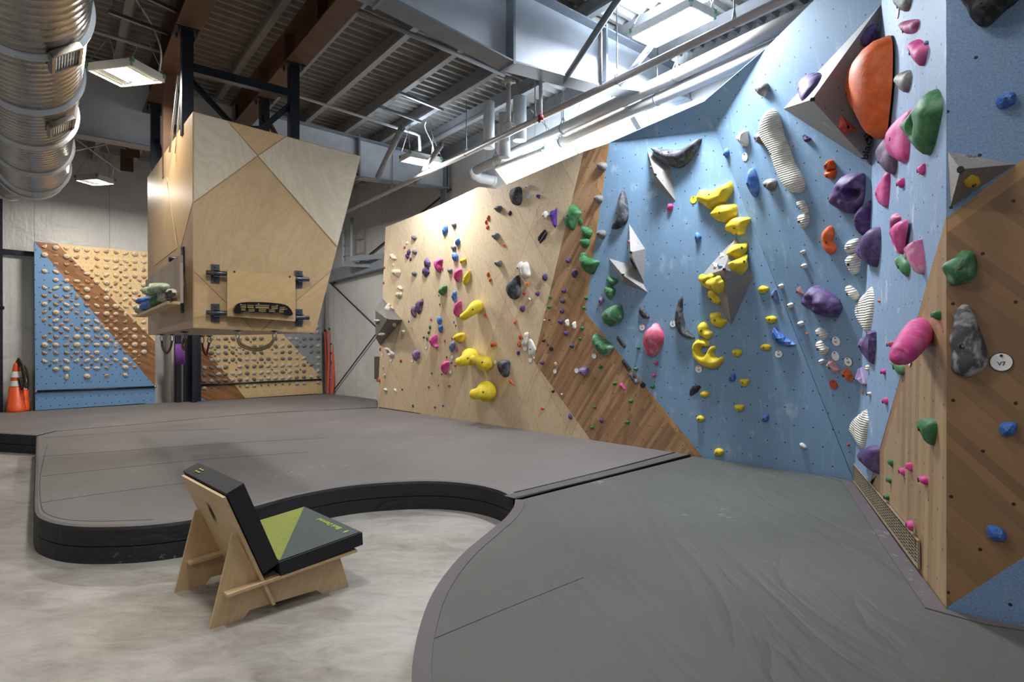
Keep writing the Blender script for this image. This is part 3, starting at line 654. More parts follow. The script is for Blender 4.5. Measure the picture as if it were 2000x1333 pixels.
# left edge: dark column, lintel, camera
def BPb(px, py, off=0): return PBW.hit(px, py, off)
m = MB(); m.prism([BPb(x, y, .2) for x, y in ((-14, 380), (5, 380), (6, 806), (-14, 806))], -PBW.n*.2); m.build('steel_column', M['black_steel'], label='dark steel column at the far left edge', cat='column')
m = MB(); m.prism([BPb(x, y, .12) for x, y in ((5, 486), (67, 492), (67, 500), (5, 495))], -PBW.n*.12); m.build('steel_rail', M['black_steel'], label='dark horizontal rail left of the blue training board', cat='steel rail')
cm = thing('security_camera', at_y(0, 603, 9), 'white security camera with black lens at the left edge', 'security camera')
p = at_y(-6, 600, 9); m = MB(); m.tube([p, p+V((.11, -.06, -.015))], .03, 14); m.build('housing', M['white'], cm)
m = MB(); m.tube([p+V((.11, -.06, -.015)), p+V((.135, -.073, -.018))], .033, 14); m.build('lens', M['black'], cm)
m = MB(); m.tube([p+V((-.02, .02, 0)), BPb(-12, 600, .2)], .015, 8); m.build('arm', M['white'], cm)
# purple rope store column under the tower
col = thing('rope_column', at_z(362, 786, MATZ), 'dark steel column behind the tower with hanging gear', 'column')
yq = PB.hit(362, 780, .1).y-.1
def wq(px, py): return at_y(px, py, yq)
m = MB()
for x0, x1 in ((343, 352), (374, 381)): m.box((wq((x0+x1)/2, 700)+V((0, 0, .25)))*1, (1, .8, 0), (-.8, 1, 0), (0, 0, 1), .10, .3, 4.2)
m.box(wq(362, 700)+V((.1, .12, .25)), (1, .8, 0), (-.8, 1, 0), (0, 0, 1), .38, .03, 4.2)
m.build('shaft', M['black_steel'], col, origin=gorigin(col))
m = MB(); b = at_z(338, 786, MATZ); m.tube([V((b.x, b.y, .3)), V((b.x, b.y, 3.0))], .04, 12); m.build('downpipe', M['pipe'], label='pale vertical downpipe right of the blue training board', cat='pipe')
rp = mt_plain('purple_rope', '6a3a86', .8, 0, .15, 30)
m = MB()
for k in range(9): m.tube(crv([(351+k*.9, 673+k % 2), (350.5+k*.9+.4, 692), (351+k*.95, 711), (352.5+k*.9, 692+k % 3), (351.8+k*.9, 673)], 4)[0:0] or [at_y(344.5+k*1.9, 672+k % 2, yq-.35), at_y(344.2+k*1.9, 690, yq-.35), at_y(344.8+k*1.85, 712-k % 2, yq-.35)], .025, 6)
m.build('coiled_rope', rp, label='purple climbing rope coil hanging on the dark column', cat='rope')
# cones with rope
def cone(px, py, y, s, label, lower=0):
    b = at_z(px, py, MATZ); d = (y/b.y if y else 1); b = V((b.x, b.y, MATZ)); cn = thing('traffic_cone', b, label, 'traffic cone', 'traffic cones')
    orange = M['cone']; H_ = .9*s; P0 = b; P1 = b+V((0, 0, 1))
    pr = [(0, .19), (.02, .19), (.03, .17), (H_*.62, .115)]; 
    m = revolve(P0, P1, [(0, 0), (0, .145*s), (.03, .145*s), (H_*.14, .138*s), (H_*.145, .13*s), (H_*.30, .126*s), (H_*.305, .118*s), (H_*.5, .112*s), (H_*.505, .095*s), (H_*.66, .085*s), (H_*.95, .045*s), (H_, .025*s), (H_, 0)], 24); m.build('body', orange, cn)
    for f0, f1, r0, r1 in ((.52, .63, .094, .087), (.70, .82, .081, .064)):
        m = revolve(P0, P1, [(H_*f0, (r0+.006)*s), (H_*f1, (r1+.004)*s)], 24); m.build('reflective_band', M['white'], cn)
M['cone'] = mt_plain('cone_orange', 'd0501f', .45)
cone(32, 804.5, 0, 1.12, 'tall orange traffic cone stack at left with two grey bands'); cone(43.5, 803, 0, .96, 'orange traffic cone stack behind, with a rope draped over it')
m = MB(); c = at_z(50, 803, MATZ)+V((0, -.15, 0)); rnd = random.Random(3)
for k in range(9):
    o = V((rnd.uniform(-.05, .1), rnd.uniform(-.06, .02), 0)); t = 1.0-.02*k
    m.tube(crv([tuple(c+V((-.08, 0, t))), tuple(c+V((-.02, 0, t+.1))), tuple(c+V((.07, 0, t-.02))+o), tuple(c+V((.12, 0, .7-k*.03))+o), tuple(c+V((.06, 0, .45+.02*k))+o), tuple(c+V((.0, 0, .7))+o)], 5), .012, 5)
m.tube([c+V((.0, -.02, .7)), c+V((.03, -.03, .3)), c+V((.06, -.02, .02))], .012, 5)
m.build('rope', mt_plain('olive_rope', '3f4230', .9, 0, .2, 20), label='dark olive rope bundle draped over the rear traffic cone', cat='rope')
# slings and carabiners under the tower
def sling(pts, r, col, label, z=1.9, y=None):
    pl_ = y; P = [at_y(px, py, pl_) for px, py in pts]
    t = thing('gear_sling', P[0], label, 'climbing gear', 'slings hanging under the tower')
    for p in (P[0], P[-1]):
        m = MB(); m.tube([p+V((.02*math.cos(a), 0, .045*math.sin(a)-.03)) for a in [2*math.pi*k/12 for k in range(12)]], .006, 6, closed=True); m.build('carabiner', M['galv'], t)
        m = MB(); m.box(p+V((0, 0, .02)), (1, 0, 0), (0, 1, 0), (0, 0, 1), .05, .05, .012); m.build('anchor_plate', M['black_steel'], t)
    m = MB(); m.tube(crv([tuple(p-V((0, 0, .06)) if i in (0, len(P)-1) else p) for i, p in enumerate(P)], 6), r, 6); m.build('cord', col, t)
tan = mt_plain('tan_cord', '6b5a3c', .8, 0, .15, 30); redc = mt_plain('maroon_cord', '6a2a30', .8, 0, .2, 30)
sling([(316, 657), (318, 680), (325, 690), (333, 680), (336, 657)], .016, tan, 'looped cord with red end hanging below the left tower face', y=8.0)
sling([(359, 652), (356, 675), (359, 684), (363, 670), (362, 652)], .014, tan, 'tan bundle of cord beside the dark column', y=7.1)
sling([(395, 660), (397, 685), (403, 694), (406, 680), (409, 660)], .012, redc, 'maroon double sling under the tower front left', y=7.1)
sling([(464, 650), (475, 674), (500, 681), (525, 674), (536, 651)], .014, tan, 'long tan cord draped between two anchors under the tower', y=6.6)
sling([(464, 650), (470, 676), (500, 685), (527, 676), (536, 651)], .012, tan, 'lower tan cord draped beneath the first long cord', y=6.58)
# ------------------------------------------------------------ lounge chair
f1 = at_z(409.4, 1230.5, 0); f2 = at_z(681.6, 1146.6, 0); cu = (f2-f1).normalized(); cv_ = V((-cu.y, cu.x, 0))
def cp(u, v, z): return f1+cu*u+cv_*v+V((0, 0, z))
M['chair'] = mt_birch('chair_ply', 'd3b993', 'bf9f74', None, 0, grain=.3); M['padblk'] = mt_plain('pad_black', '1c1d22', .7, 0, .1, 30, .3, 80)
M['padgrn'] = mt_plain('pad_greengrey', '3f4845', .75, 0, .06, 30, .4, 120); M['padyel'] = mt_plain('pad_lime', '7b8234', .75, 0, .05, 30, .4, 120); M['lime'] = mt_plain('lime_print', 'b9bf58', .6)
ch = thing('lounge_chair', f1, 'low plywood lounge chair with black and lime crash pad cushions', 'chair')
class PCh: pass
def chain(prof, v0, v1, mat, name, bev=.0, parent=None, uvp=None, **t):
    m = MB(); pl_ = Plane(cp(0, v0, 0), cp(1, v0, 0), cp(0, v0, 1)); m.prism([cp(u, v0, z) for u, z in prof], cv_*(v1-v0), 0, pl_)
    o = m.build(name, mat, parent or ch, **t)
    if bev: b = o.modifiers.new('b', 'BEVEL'); b.width = bev; b.segments = 3; b.limit_method = 'ANGLE'
    return o
sidep = [(0, 0), (.197, 0), (.236, .045), (.683, .045), (.735, 0), (.929, 0), (.852, .252), (.33, .205), (.30, .225), (.152, .545), (.144, .552), (.132, .545)]
for v in (0, .74): chain(sidep, v, v+.018, M['chair'], 'side_board', .003)
m = MB(); pq = Plane(cp(0, 0, 0), cp(1, 0, 0), cp(0, 0, 1))
sz = lambda u: .19+.0775*(u-.078)
for ua, ub, va, vb in ((.31, .955, -.07, .83), (.078, .31, -.07, -.002), (.078, .31, .665, .738)):
    m.prism([cp(ua, va, sz(ua)), cp(ub, va, sz(ub)), cp(ub, va, sz(ub)+.018), cp(ua, va, sz(ua)+.018)], cv_*(vb-va), 0, pq)
m.build('seat_board', M['chair'], ch)
chain([(.365, .05), (.383, .054), (.078, .80), (.060, .796)], -.05, .80, M['chair'], 'back_board', .008)
sp = chain([(.41, .235), (1.0, .300), (.995, .388), (.395, .325)], -.07, .86, M['padblk'], 'seat_cushion', .02)
sb_ = chain([(.30, .275), (.40, .318), (.18, .868), (.078, .822)], -.06, .83, M['padblk'], 'back_cushion', .02)
def topq(u, v): return cp(.395+(.60)*u, v, .327+.0625*u)
m = MB(); dz = V((0, 0, .003)); a, b, c, d = topq(.02, -.055), topq(.985, -.055), topq(.985, .845), topq(.02, .845)
m.face([a+dz, b+dz, c+dz]); m.build('panel', M['padgrn'], sp, label='dark grey green cover triangle'); m = MB(); m.face([a+dz, c+dz, d+dz]); m.build('panel', M['padyel'], sp, label='lime cover triangle')
m = MB(); fq = lambda u, v: cp(.40-.22*u, v, .318+.55*u)+(cu*.929+V((0, 0, .37)))*.004
m.face([fq(.03, -.04), fq(.97, .8), fq(.97, -.04)]); m.build('panel', M['padgrn'], sb_); m = MB(); m.face([fq(.03, -.04), fq(.03, .8), fq(.97, .8)]); m.build('panel', M['padyel'], sb_, label='lime cover triangle')
def text3d(txt, org, ux, uy, size, mat, parent, name='lettering', align='CENTER', th=.0008):
    cu_ = bpy.data.curves.new('t', 'FONT'); cu_.body = txt; cu_.size = size; cu_.align_x = align; cu_.align_y = 'CENTER'; cu_.extrude = th
    to = bpy.data.objects.new('t', cu_); C.objects.link(to); bpy.context.view_layer.update()
    me = bpy.data.meshes.new_from_object(to.evaluated_get(bpy.context.evaluated_depsgraph_get())); bpy.data.objects.remove(to)
    ux = V(ux).normalized(); nz = ux.cross(V(uy)).normalized(); uy = nz.cross(ux)
    mt = Matrix((ux, uy, nz)).transposed().to_4x4(); me.transform(mt); me.materials.clear(); me.materials.append(mat)
    me.name = name; o = bpy.data.objects.new(name, me); C.objects.link(o); o.parent = parent; o.location = V(org)-gorigin(parent); o['_org'] = tuple(org)
    if parent.rotation_mode and parent.matrix_basis.to_3x3() != Matrix.Identity(3): pass
    return o
su = (topq(1, 0)-topq(0, 0)).normalized()
text3d('Black Diamond', topq(.88, .29)+V((0, 0, .005)), cv_, -su, .056, M['lime'], sp)
m = MB(); c = topq(.88, .035)+V((0, 0, .005))
for s in (-1, 1): m.face([c+su*.03*s, c+cv_*.012, c-su*.0+cv_*0, c-cv_*.012][0:3]); m.face([c+su*.03*s, c-cv_*.0, c-cv_*.012])
m.build('emblem', M['lime'], sp)
tl_ = cp(.13, .62, .845)+(V((0, 0, .92))-cu*.38)*.006
m = MB()
for i in range(2):
    for j in range(2): m.box(cp(.115+.025*i, .60+.05*j, .8395+.0105*i)+V((0, 0, .004)), cv_, cu, (0, 0, 1), .035, .01, .002)
m.build('lettering', M['lime'], sb_)
nb = (V((0, 0, -.37))-cu*.929); pb = cp(.1235, .38, .66)
m = MB()
bu = (cp(.078, 0, .80)-cp(.365, 0, .05)).normalized()
for s, o_ in ((1, .012), (-1, -.012)): c = cp(.1375, .40+o_, .60)-cu*.003; m.face([c+bu*.085, c+cv_*.02, c-bu*.085, c-cv_*.02])
m.build('emblem_cutout', M['ink'], ch)

# ------------------------------------------------------------ hold generator
def smooth(pts, k=3): return crv(pts, k, True)
def sdist(x, y, poly):
    best = 1e9
    for i in range(len(poly)):
        ax, ay = poly[i-1]; bx, by = poly[i]; dx, dy = bx-ax, by-ay; L2 = dx*dx+dy*dy
        t = 0 if L2 == 0 else max(0, min(1, ((x-ax)*dx+(y-ay)*dy)/L2)); q = (x-ax-dx*t)**2+(y-ay-dy*t)**2
        if q < best: best = q
    return math.sqrt(best)
def inflate(poly, H, tilt=(0, 0), nz=.06, seed=0, grid=11, flat=.0, rib=0, facet=False, hole=None):
    # poly: local 2-D outline in metres; returns verts, faces, height function
    xs = [p[0] for p in poly]; ys = [p[1] for p in poly]; S = max(max(xs)-min(xs), max(ys)-min(ys)); cx, cy = (min(xs)+max(xs))/2, (min(ys)+max(ys))/2
    st = S/grid; pts = list(poly); n0 = len(poly); inner = []
    yy = min(ys)+st/2; row = 0
    dm = 0
    while yy < max(ys):
        xx = min(xs)+(st/2 if row % 2 else 0)
        while xx < max(xs):
            if inpoly(xx, yy, poly):
                d = sdist(xx, yy, poly); dm = max(dm, d)
                if d > st*.33: inner.append((xx, yy, d))
            xx += st
        yy += st*.87; row += 1
    dm = max(dm, st*.5)
    rings = []
    ar = sum(poly[i-1][0]*poly[i][1]-poly[i][0]*poly[i-1][1] for i in range(n0)); sg = 1 if ar > 0 else -1
    for fr_ in (.07, .2):
        dd_ = dm*fr_
        for i in range(n0):
            ax, ay = poly[i-1]; bx, by = poly[(i+1) % n0]; tx, ty = bx-ax, by-ay; L = math.hypot(tx, ty) or 1
            x, y = poly[i][0]-ty/L*dd_*sg, poly[i][1]+tx/L*dd_*sg
            if inpoly(x, y, poly) and sdist(x, y, poly) > dd_*.7: rings.append((x, y, dd_))
    lim = dm*.30; inner = [p for p in inner if p[2] > lim]
    allp = pts+[(a, b) for a, b, c in rings]+[(a, b) for a, b, c in inner]
    res = delaunay_2d_cdt([V(p) for p in allp], [], [list(range(n0))], 1, 1e-6)
    vv, ff = res[0], res[2]; rnd = random.Random(seed); ph = [rnd.uniform(0, 6.3) for _ in range(6)]
    def hf(x, y):
        d = min(1, sdist(x, y, poly)/dm)
        h = H*(1-(1-d)**2.2)**.55 if not facet else H*d**.9
        if flat: h = min(h, H*(1-flat))
        tx = (x-cx)/S*2; ty = (y-cy)/S*2; h *= max(.15, 1+tilt[0]*tx+tilt[1]*ty)
        k = 7/S
        h += H*nz*d*(math.sin(x*k*1.7+ph[0])*math.sin(y*k*1.3+ph[1])+.6*math.sin((x+y)*k*2.3+ph[2])*math.sin((x-y)*k*2.1+ph[3]))
        if rib: h += H*.05*d*math.sin((y+.3*x+.02*math.sin(x*k))*rib)
        if hole:
            hx, hy, hr = hole; q = math.hypot(x-hx, y-hy)/hr
            if q < 1.3: h *= 1-.97*max(0, min(1, (1.25-q)/.4))
        return h
    V3 = [(v[0], v[1], hf(v[0], v[1]) if i >= n0 and sdist(v[0], v[1], poly) > 1e-5 else -.001) for i, v in enumerate(vv)]
    V3 = [(a, b, max(c, -.001)) for a, b, c in V3]
    b = len(V3); 
    faces = [tuple(f) for f in ff]
    # back plate
    return V3, faces, hf
def mt_hold(name, c, chalk=.15, rough=.6, bmp=.25, ribs=0):
    n = NT(name); co_ = n.coord(); c = srgb(c); lo = tuple(x*.82 for x in c[:3])+(1,); hi = tuple(min(1, x*1.15) for x in c[:3])+(1,)
    base = n.ramp(n.noise(co_, 9, 4, .6), [(.35, lo), (.65, hi)])
    ck = n.ramp(n.noise(co_, 5 if chalk > .4 else 11, 5, .65, .5), [(.48, (0, 0, 0, 1)), (.62, (1, 1, 1, 1))]); base = n.mix(n.math('MULTIPLY', ck, chalk), base, srgb('cfcfd2'))
    n.col(base); n.set(rough, 0, .35)
    if ribs:
        wv = n.n('ShaderNodeTexWave'); wv.inputs['Scale'].default_value = ribs; wv.inputs['Distortion'].default_value = 3; wv.inputs['Detail'].default_value = 1; wv.inputs['Detail Scale'].default_value = .5
        wv.bands_direction = 'Y'; n.l(co_, wv.inputs['Vector']); n.bump(wv.outputs[1], .85, .010)
    else: n.bump(n.noise(co_, 45, 3), bmp, .006)
    return n.mat
HC = dict(gy=('6e6c6a', .12, 'grey'), dk=('34363b', .14, 'dark grey'), pu=('4d3768', .10, 'purple'), lp=('7b6690', .55, 'chalky purple'), dp=('5d4562', .15, 'dull purple'),
    bl=('3f6db8', .22, 'blue'), bg=('64789f', .45, 'grey blue'), gn=('2f6a3b', .10, 'green'), gc=('3c7046', .45, 'chalky green'), yl=('d9bf2c', .06, 'yellow'), ye=('d9b32c', .06, 'golden yellow'), pk=('c03d82', .14, 'pink'),
    pc=('a8527e', .5, 'chalky pink'), ro=('c25470', .42, 'rose red'), rz=('bb8d86', .6, 'chalky salmon'), or_=('cf5f28', .06, 'orange'), rd=('b0402c', .10, 'red'), wh=('dcd9d2', .05, 'white'), cl=('c9c2ac', .2, 'cream'), bk=('212226', .12, 'black'), ck=('4a4c50', .8, 'chalk covered black'))
for k, (c, chk, nm) in HC.items(): M['h_'+k] = mt_hold('hold_'+nm.replace(' ', '_'), c, chk, .3 if k in () else .58)
M['h_wr'] = mt_hold('hold_ribbed_white', 'dad6ca', .05, .6, .2, 14); HC['wr'] = ('', 0, 'white ribbed')
M['h_ogl'] = mt_hold('hold_gloss_orange', 'cf5a26', .0, .12, .02); HC['ogl'] = ('', 0, 'glossy orange'); M['h_pgl'] = mt_hold('hold_gloss_purple', '54388a', .0, .15, .02); HC['pgl'] = ('', 0, 'glossy purple')
CR = dict(A=(720, 340, 7.984), B=(720, 500, 7.984), C=(720, 650, 7.984), D=(940, 340, 7.984), E=(940, 500, 7.984), G=(940, 650, 7.984), I=(1040, 540, 6.667), J=(1100, 700, 6.667), K=(1150, 240, 7.984), L=(1150, 400, 7.984),
    M=(1330, 340, 7.984), N=(1330, 480, 7.984), O=(1330, 620, 7.984), P=(1400, 180, 6.667), Q=(1500, 0, 4), R=(1540, 270, 7.984), S=(1540, 430, 7.984), T=(1540, 590, 7.984), U=(1640, 750, 6.664), V=(1750, 0, 7.84), W=(1750, 160, 7.84), X=(1750, 320, 5.332), Y=(1740, 560, 5.554), Z=(1640, 900, 3.808), H=(1280, 700, 5), F=(0, 0, 1), c=(1100, 0, 4))
def topx(cr, x, y): ox, oy, s = CR[cr]; return ox+x/s, oy+y/s
BOLT = None
def bolt_mesh(r):
    global BOLT
    if BOLT is None:
        m = MB(); sg = 10; ring = lambda rr, z: [(rr*math.cos(2*math.pi*k/sg), rr*math.sin(2*math.pi*k/sg), z) for k in range(sg)]
        vs = ring(1, -.3)+ring(1, .12)+ring(.62, .12)+ring(.5, -.1)+[(0, 0, -.1)]; fs = []
        for a in range(3):
            for k in range(sg): k2 = (k+1) % sg; fs.append((a*sg+k, a*sg+k2, (a+1)*sg+k2, (a+1)*sg+k))
        for k in range(sg): fs.append((3*sg+k, 3*sg+(k+1) % sg, 4*sg))
        BOLT = bpy.data.meshes.new('bolt'); BOLT.from_pydata(vs, [], fs); BOLT.materials.append(M['ink'])
    return BOLT
HOLDS = []
def comp_dir(plane, c, off):
    # direction (in the plane) in which a raised point appears shifted
    a = plane.hit(*c, off); q = a+plane.n*.05; r = q-EYE; b = EYE+r*((a-EYE).dot(plane.n)/r.dot(plane.n)); d = b-a; x, y = d.dot(plane.u), d.dot(plane.v); L = math.hypot(x, y) or 1
    return x/L, y/L
ROCK = ('rock shaped', 'angular', 'wedge', 'shard shaped', 'scaly block', 'triangular', 'chunk', 'scaly triangle')
def hold(cr, kind, pts, col, H=None, word='', label=None, ang=False, bolt=True, tilt=(0, .15), plane=None, zone=None, off=0, rib=0, hole=None, grid=None, nz=None, flat=0, facet=False, name='climbing_hold', bpos=None, comp=True):
    if kind == 'E':
        cx, cy, w_, h_ = pts[:4]; rot = pts[4] if len(pts) > 4 else 0; N = 12 if max(w_, h_)/CR[cr][2] < 15 else 22; q = []
        rn = random.Random(int(cx*7+cy)); 
        for k in range(N):
            a = 2*math.pi*k/N; rr = 1+rn.uniform(-.07, .07); x, y = w_/2*math.cos(a)*rr, h_/2*math.sin(a)*rr; q.append((cx+x, cy+y))
        px = [topx(cr, *p) for p in q]; centre = topx(cr, cx, cy)
    else:
        q = [(pts[i], pts[i+1]) for i in range(0, len(pts), 2)]; px = [topx(cr, *p) for p in q]
        centre = (sum(p[0] for p in px)/len(px), sum(p[1] for p in px)/len(px))
    if plane is None: plane, z2 = which(*centre); zone = zone or z2
    o3 = plane.hit(*centre, off); loc = [plane.hit(*p, off) for p in px]; rel = [((p-o3).dot(plane.u), (p-o3).dot(plane.v)) for p in loc]
    if kind != 'E' and not ang: rel = smooth(rel, 3 if len(rel) < 14 else 2)
    xs = [p[0] for p in rel]; ys = [p[1] for p in rel]; S = max(max(xs)-min(xs), max(ys)-min(ys)); small = S < .13
    H = min(S*.38, .12) if H is None else H
    H *= (.62 if plane is PS else .70) if word != 'dome' else .85
    if comp and S > .03:
        # the outline in the photograph includes the bulge: pull the footprint back on the side it bulges towards
        dl = plane.hit(*centre, off); q_ = dl+plane.n*.05; r_ = q_-EYE; dn2 = (EYE+r_*((dl-EYE).dot(plane.n)/r_.dot(plane.n))-dl).length/.05
        if dn2 > 1e-4:
            ex, ey = comp_dir(plane, centre, off)
            pr = [p[0]*ex+p[1]*ey for p in rel]; lo_, hi_ = min(pr), max(pr); W = hi_-lo_; hh = H*.66*dn2
            if hh > .72*W: H *= .72*W/hh; hh = .72*W
            a_ = (W*W-hh*hh)/(2*W); f_ = 2*a_/W
            rel = [(p[0]-(q_-lo_)*(1-f_)*ex, p[1]-(q_-lo_)*(1-f_)*ey) for p, q_ in zip(rel, pr)]
            mx, my = sum(p[0] for p in rel)/len(rel), sum(p[1] for p in rel)/len(rel)
            o3 = o3+plane.u*mx+plane.v*my; rel = [(p[0]-mx, p[1]-my) for p in rel]
    if word in ROCK: grid = grid or (4 if small else 6)
    if hole:
        hx, hy, hr = hole; q = plane.hit(*topx(cr, hx, hy), off+H*.5)-o3; q2 = plane.hit(*topx(cr, hx, hy+hr), off+H*.5)-o3; hole = (q.dot(plane.u), q.dot(plane.v), (q2-q).length)
    if grid is None: grid = 5 if small else (11 if S < .5 else 16)
    vs, fs, hf = inflate(rel, H, tilt, .09 if nz is None else nz, len(HOLDS), grid, flat, rib, facet, hole)
    # scale down the outline a little because the bulge grows towards the viewer
    me = bpy.data.meshes.new(name); me.from_pydata(vs, [], fs); me.materials.append(M['h_'+col]); me.polygons.foreach_set('use_smooth', [not (ang and facet) and word not in ROCK]*len(me.polygons)); me.update()
    o = bpy.data.objects.new(name, me); C.objects.link(o); mt = plane.rot().to_4x4(); mt.translation = o3; o.matrix_world = mt
    HOLDS.append(dict(o=o, col=col, S=S, zone=zone, word=word, px=centre, label=label))
    if bolt and S > .05:
        bx, by = (bpos if bpos else (-.05*S, -.02*S)); r = min(.014, S*.09)
        b = bpy.data.objects.new('bolt', bolt_mesh(r)); C.objects.link(b); b.parent = o; b.location = (bx, by, hf(bx, by)); b.scale = (r, r, r)
    return o
def nm_size(S): return 'tiny' if S < .075 else 'small' if S < .16 else 'medium' if S < .32 else 'large' if S < .6 else 'huge'
ORD = ['highest', 'second highest', 'third highest', 'fourth highest', 'fifth highest', 'sixth highest', 'seventh highest', 'eighth highest', 'ninth highest', 'tenth highest', 'eleventh highest', 'twelfth highest', 'thirteenth highest', 'fourteenth highest', 'fifteenth highest', 'sixteenth highest', 'seventeenth highest', 'eighteenth highest', 'nineteenth highest', 'twentieth highest']
NUM = 'zero one two three four five six seven eight nine ten eleven twelve thirteen fourteen fifteen sixteen seventeen eighteen nineteen twenty'.split()
def label_holds():
    gr = {}
    for h in HOLDS:
        d = ' '.join(x for x in (nm_size(h['S']), HC[h['col']][2], h['word'] or 'rounded') if x); h['d'] = d; gr.setdefault((d, h['zone']), []).append(h)
        tag(h['o'], None, 'climbing hold', '%s holds on the %s' % (HC[h['col']][2], h['zone']))
    for (d, z), L in gr.items():
        L.sort(key=lambda h: h['px'][1])
        for i, h in enumerate(L):
            if h['label']: h['o']['label'] = h['label']
            elif len(L) == 1: h['o']['label'] = '%s climbing hold on the %s' % (d, z)
            else:
                wd_ = ORD[i] if i < len(L)-1 or len(L) > 20 else 'lowest'
                h['o']['label'] = '%s hold on the %s, %s of %s' % (d, z, wd_, NUM[len(L)] if len(L) <= 20 else 'them')
# volumes: pyramids, base vertices on the wall, apex raised
def volume(plane, base, apex, h, mat, label, name='climbing_volume', lift=None, sub=None):
    b = []
    for i, p in enumerate(base): b.append(plane.hit(p[0], p[1], lift[i] if lift else 0))
    A = plane.hit(apex[0], apex[1], h); m = MB(); n = len(b); cen = sum(b, V((0, 0, 0)))/n
    for i in range(n):
        p, q = b[i], b[(i+1) % n]; nr = (q-p).cross(A-p)
        f = [p, q, A]; 
        if nr.dot((p+q+A)/3-cen) < 0: f = [q, p, A]
        pl_ = Plane(*f) if nr.length > 1e-6 else plane
        m.face(f, 0, False, [pl_.uv(x) for x in f])
    o = m.build(name, mat, origin=cen, label=label, cat='climbing volume', group='grey pyramid volumes')
    ap = MB(); ap.tube([A+plane.n*-.02, A+plane.n*.004], .016, 10)
    bb = ap.build('bolt', M['ink'], o, origin=A)
    return o, b, A
def mt_vol(name, c, tn=.17):
    n = NT(name); uv = n.coord('UV'); c = srgb(c); b = n.ramp(n.noise(uv, 60, 3, .7), [(.3, tuple(x*.85 for x in c[:3])+(1,)), (.7, tuple(x*1.12 for x in c[:3])+(1,))])
    ck = n.ramp(n.noise(uv, 6, 5, .7), [(.56, (0, 0, 0, 1)), (.70, (1, 1, 1, 1))]); b = n.mix(n.math('MULTIPLY', ck, .3), b, srgb('cfcfcf'))
    b = n.mix(n.tnut(tn, .006), b, srgb('2a2a2c')); n.col(b); n.set(.6); n.bump(n.noise(uv, 200, 2), .3, .003); return n.mat
M['vol'] = mt_vol('volume_grey', '86827f'); M['vol_d'] = mt_vol('volume_dark_grey', '6e6a68')
# route tags
def rtag(cr, cx, cy, w_, h_, txt=None, rim='1d1e22', face_='e2e2e2', label=None, plane=None):
    px, py = topx(cr, cx, cy); pl_, zone = which(px, py)
    if plane: pl_ = plane
    s_ = CR[cr][2]; c = pl_.hit(px, py, .004); up_ = pl_.hit(px, py-h_/s_/2, .004); r = (up_-c).length*.97
    root = thing('route_tag', c, label, 'route tag', 'round grade tags')
    def disc(rr, z, th, mat, nm):
        m = MB(); m.tube([c+pl_.n*z, c+pl_.n*(z+th)], rr, 24); return m.build(nm, mat, root)
    mr = M.setdefault('rim_'+rim, mt_plain('tag_rim_'+rim, rim, .5, 0, 0)); mf = M.setdefault('face_'+face_, mt_plain('tag_face_'+face_, face_, .45, 0, .02))
    disc(r, -.003, .004, mr, 'rim'); disc(r*.93, .001, .002, mf, 'face')
    m = MB(); p = c+pl_.v*r*.68; m.tube([p, p+pl_.n*.008], r*.13, 10); m.build('screw', M['ink'], root)
    if txt: text3d(txt, c+pl_.n*.0045-pl_.v*r*.18, pl_.u, pl_.v, r*.62, M['ink'], root)
    return root
# ------------------------------------------------------------ volumes
def vp(cr, *a): return [topx(cr, a[i], a[i+1]) for i in range(0, len(a), 2)]
VOLF = []
def addvol(base, apex, h, label, zone, plane=None, lift=None, mat='vol'):
    if plane is None: plane, _ = which(*apex)
    o, b, A = volume(plane, base, apex, h, M[mat], label, lift=lift)
    n = len(base)
    for i in range(n):
        p, q = base[i], base[(i+1) % n]; VOLF.append(([p, q, apex], Plane(b[i], b[(i+1) % n], A), zone))
    return o, b, A
vo, vb_, vA_ = addvol([(1720, 9), (1702, 324), (1530, 212.5)], topx('Q', 342, 778), .62, 'huge grey pyramid volume in the upper corner with printed lettering', 'huge corner volume', PF)
cf = Plane(vA_, vb_[0], vb_[1])
c = cf.hit(1693, 297, .002); text3d('blacz', cf.hit(1694, 288, .004), cf.v, -cf.u, .105, M['ink'], vo, 'lettering', 'CENTER')
m = MB(); pc = cf.hit(1694, 268.5, .004)
for dx, dy, r_ in ((0, -.012, .016), (-.024, .008, .009), (-.01, .024, .01), (.01, .024, .01), (.024, .008, .009)): p = pc+cf.v*dy*1.2+cf.u*dx*1.2; m.tube([p, p+cf.n*.002], r_*1.15, 12)
m.build('paw_emblem', M['ink'], vo)
addvol(vp('K', 912, 432, 1265, 700, 1355, 1222, 1000, 940), topx('K', 1030, 805), .20, 'pale grey spike volume at the top of the blue wall', 'top spike volume')
v2, b2, A2 = addvol(vp('L', 628, 300, 877, 690, 860, 1215, 612, 800), topx('L', 650, 745), .20, 'pale grey upright spike volume, middle of three on the blue wall', 'upright spike volume')
addvol(vp('L', 315, 840, 690, 950, 920, 1368, 540, 1240), topx('L', 527, 1095), .18, 'pale grey spike volume lying diagonally, lowest of the three spikes', 'lowest spike volume')
addvol([(1438, 461), topx('N', 1128, 495), topx('N', 785, 1252), topx('N', 415, 700), topx('N', 292, 500)], topx('N', 668, 372), .40, 'large grey diamond volume carrying yellow holds on the blue wall', 'diamond volume', PR)
v5, b5, A5 = addvol(vp('X', 538, -130, 1245, 5, 565, 452), topx('X', 672, 58), .22, 'grey pyramid volume with faint lettering on the pillar front', 'pillar volume', PT)
tf = Plane(A5, b5[0], b5[1]); M['ink_grey'] = mt_plain('faded_ink', '6a6e80', .6, 0, 0)
text3d('blacz', tf.hit(1910, 305, .003), -tf.u, tf.v*-1, .055, M['ink_grey'], v5)
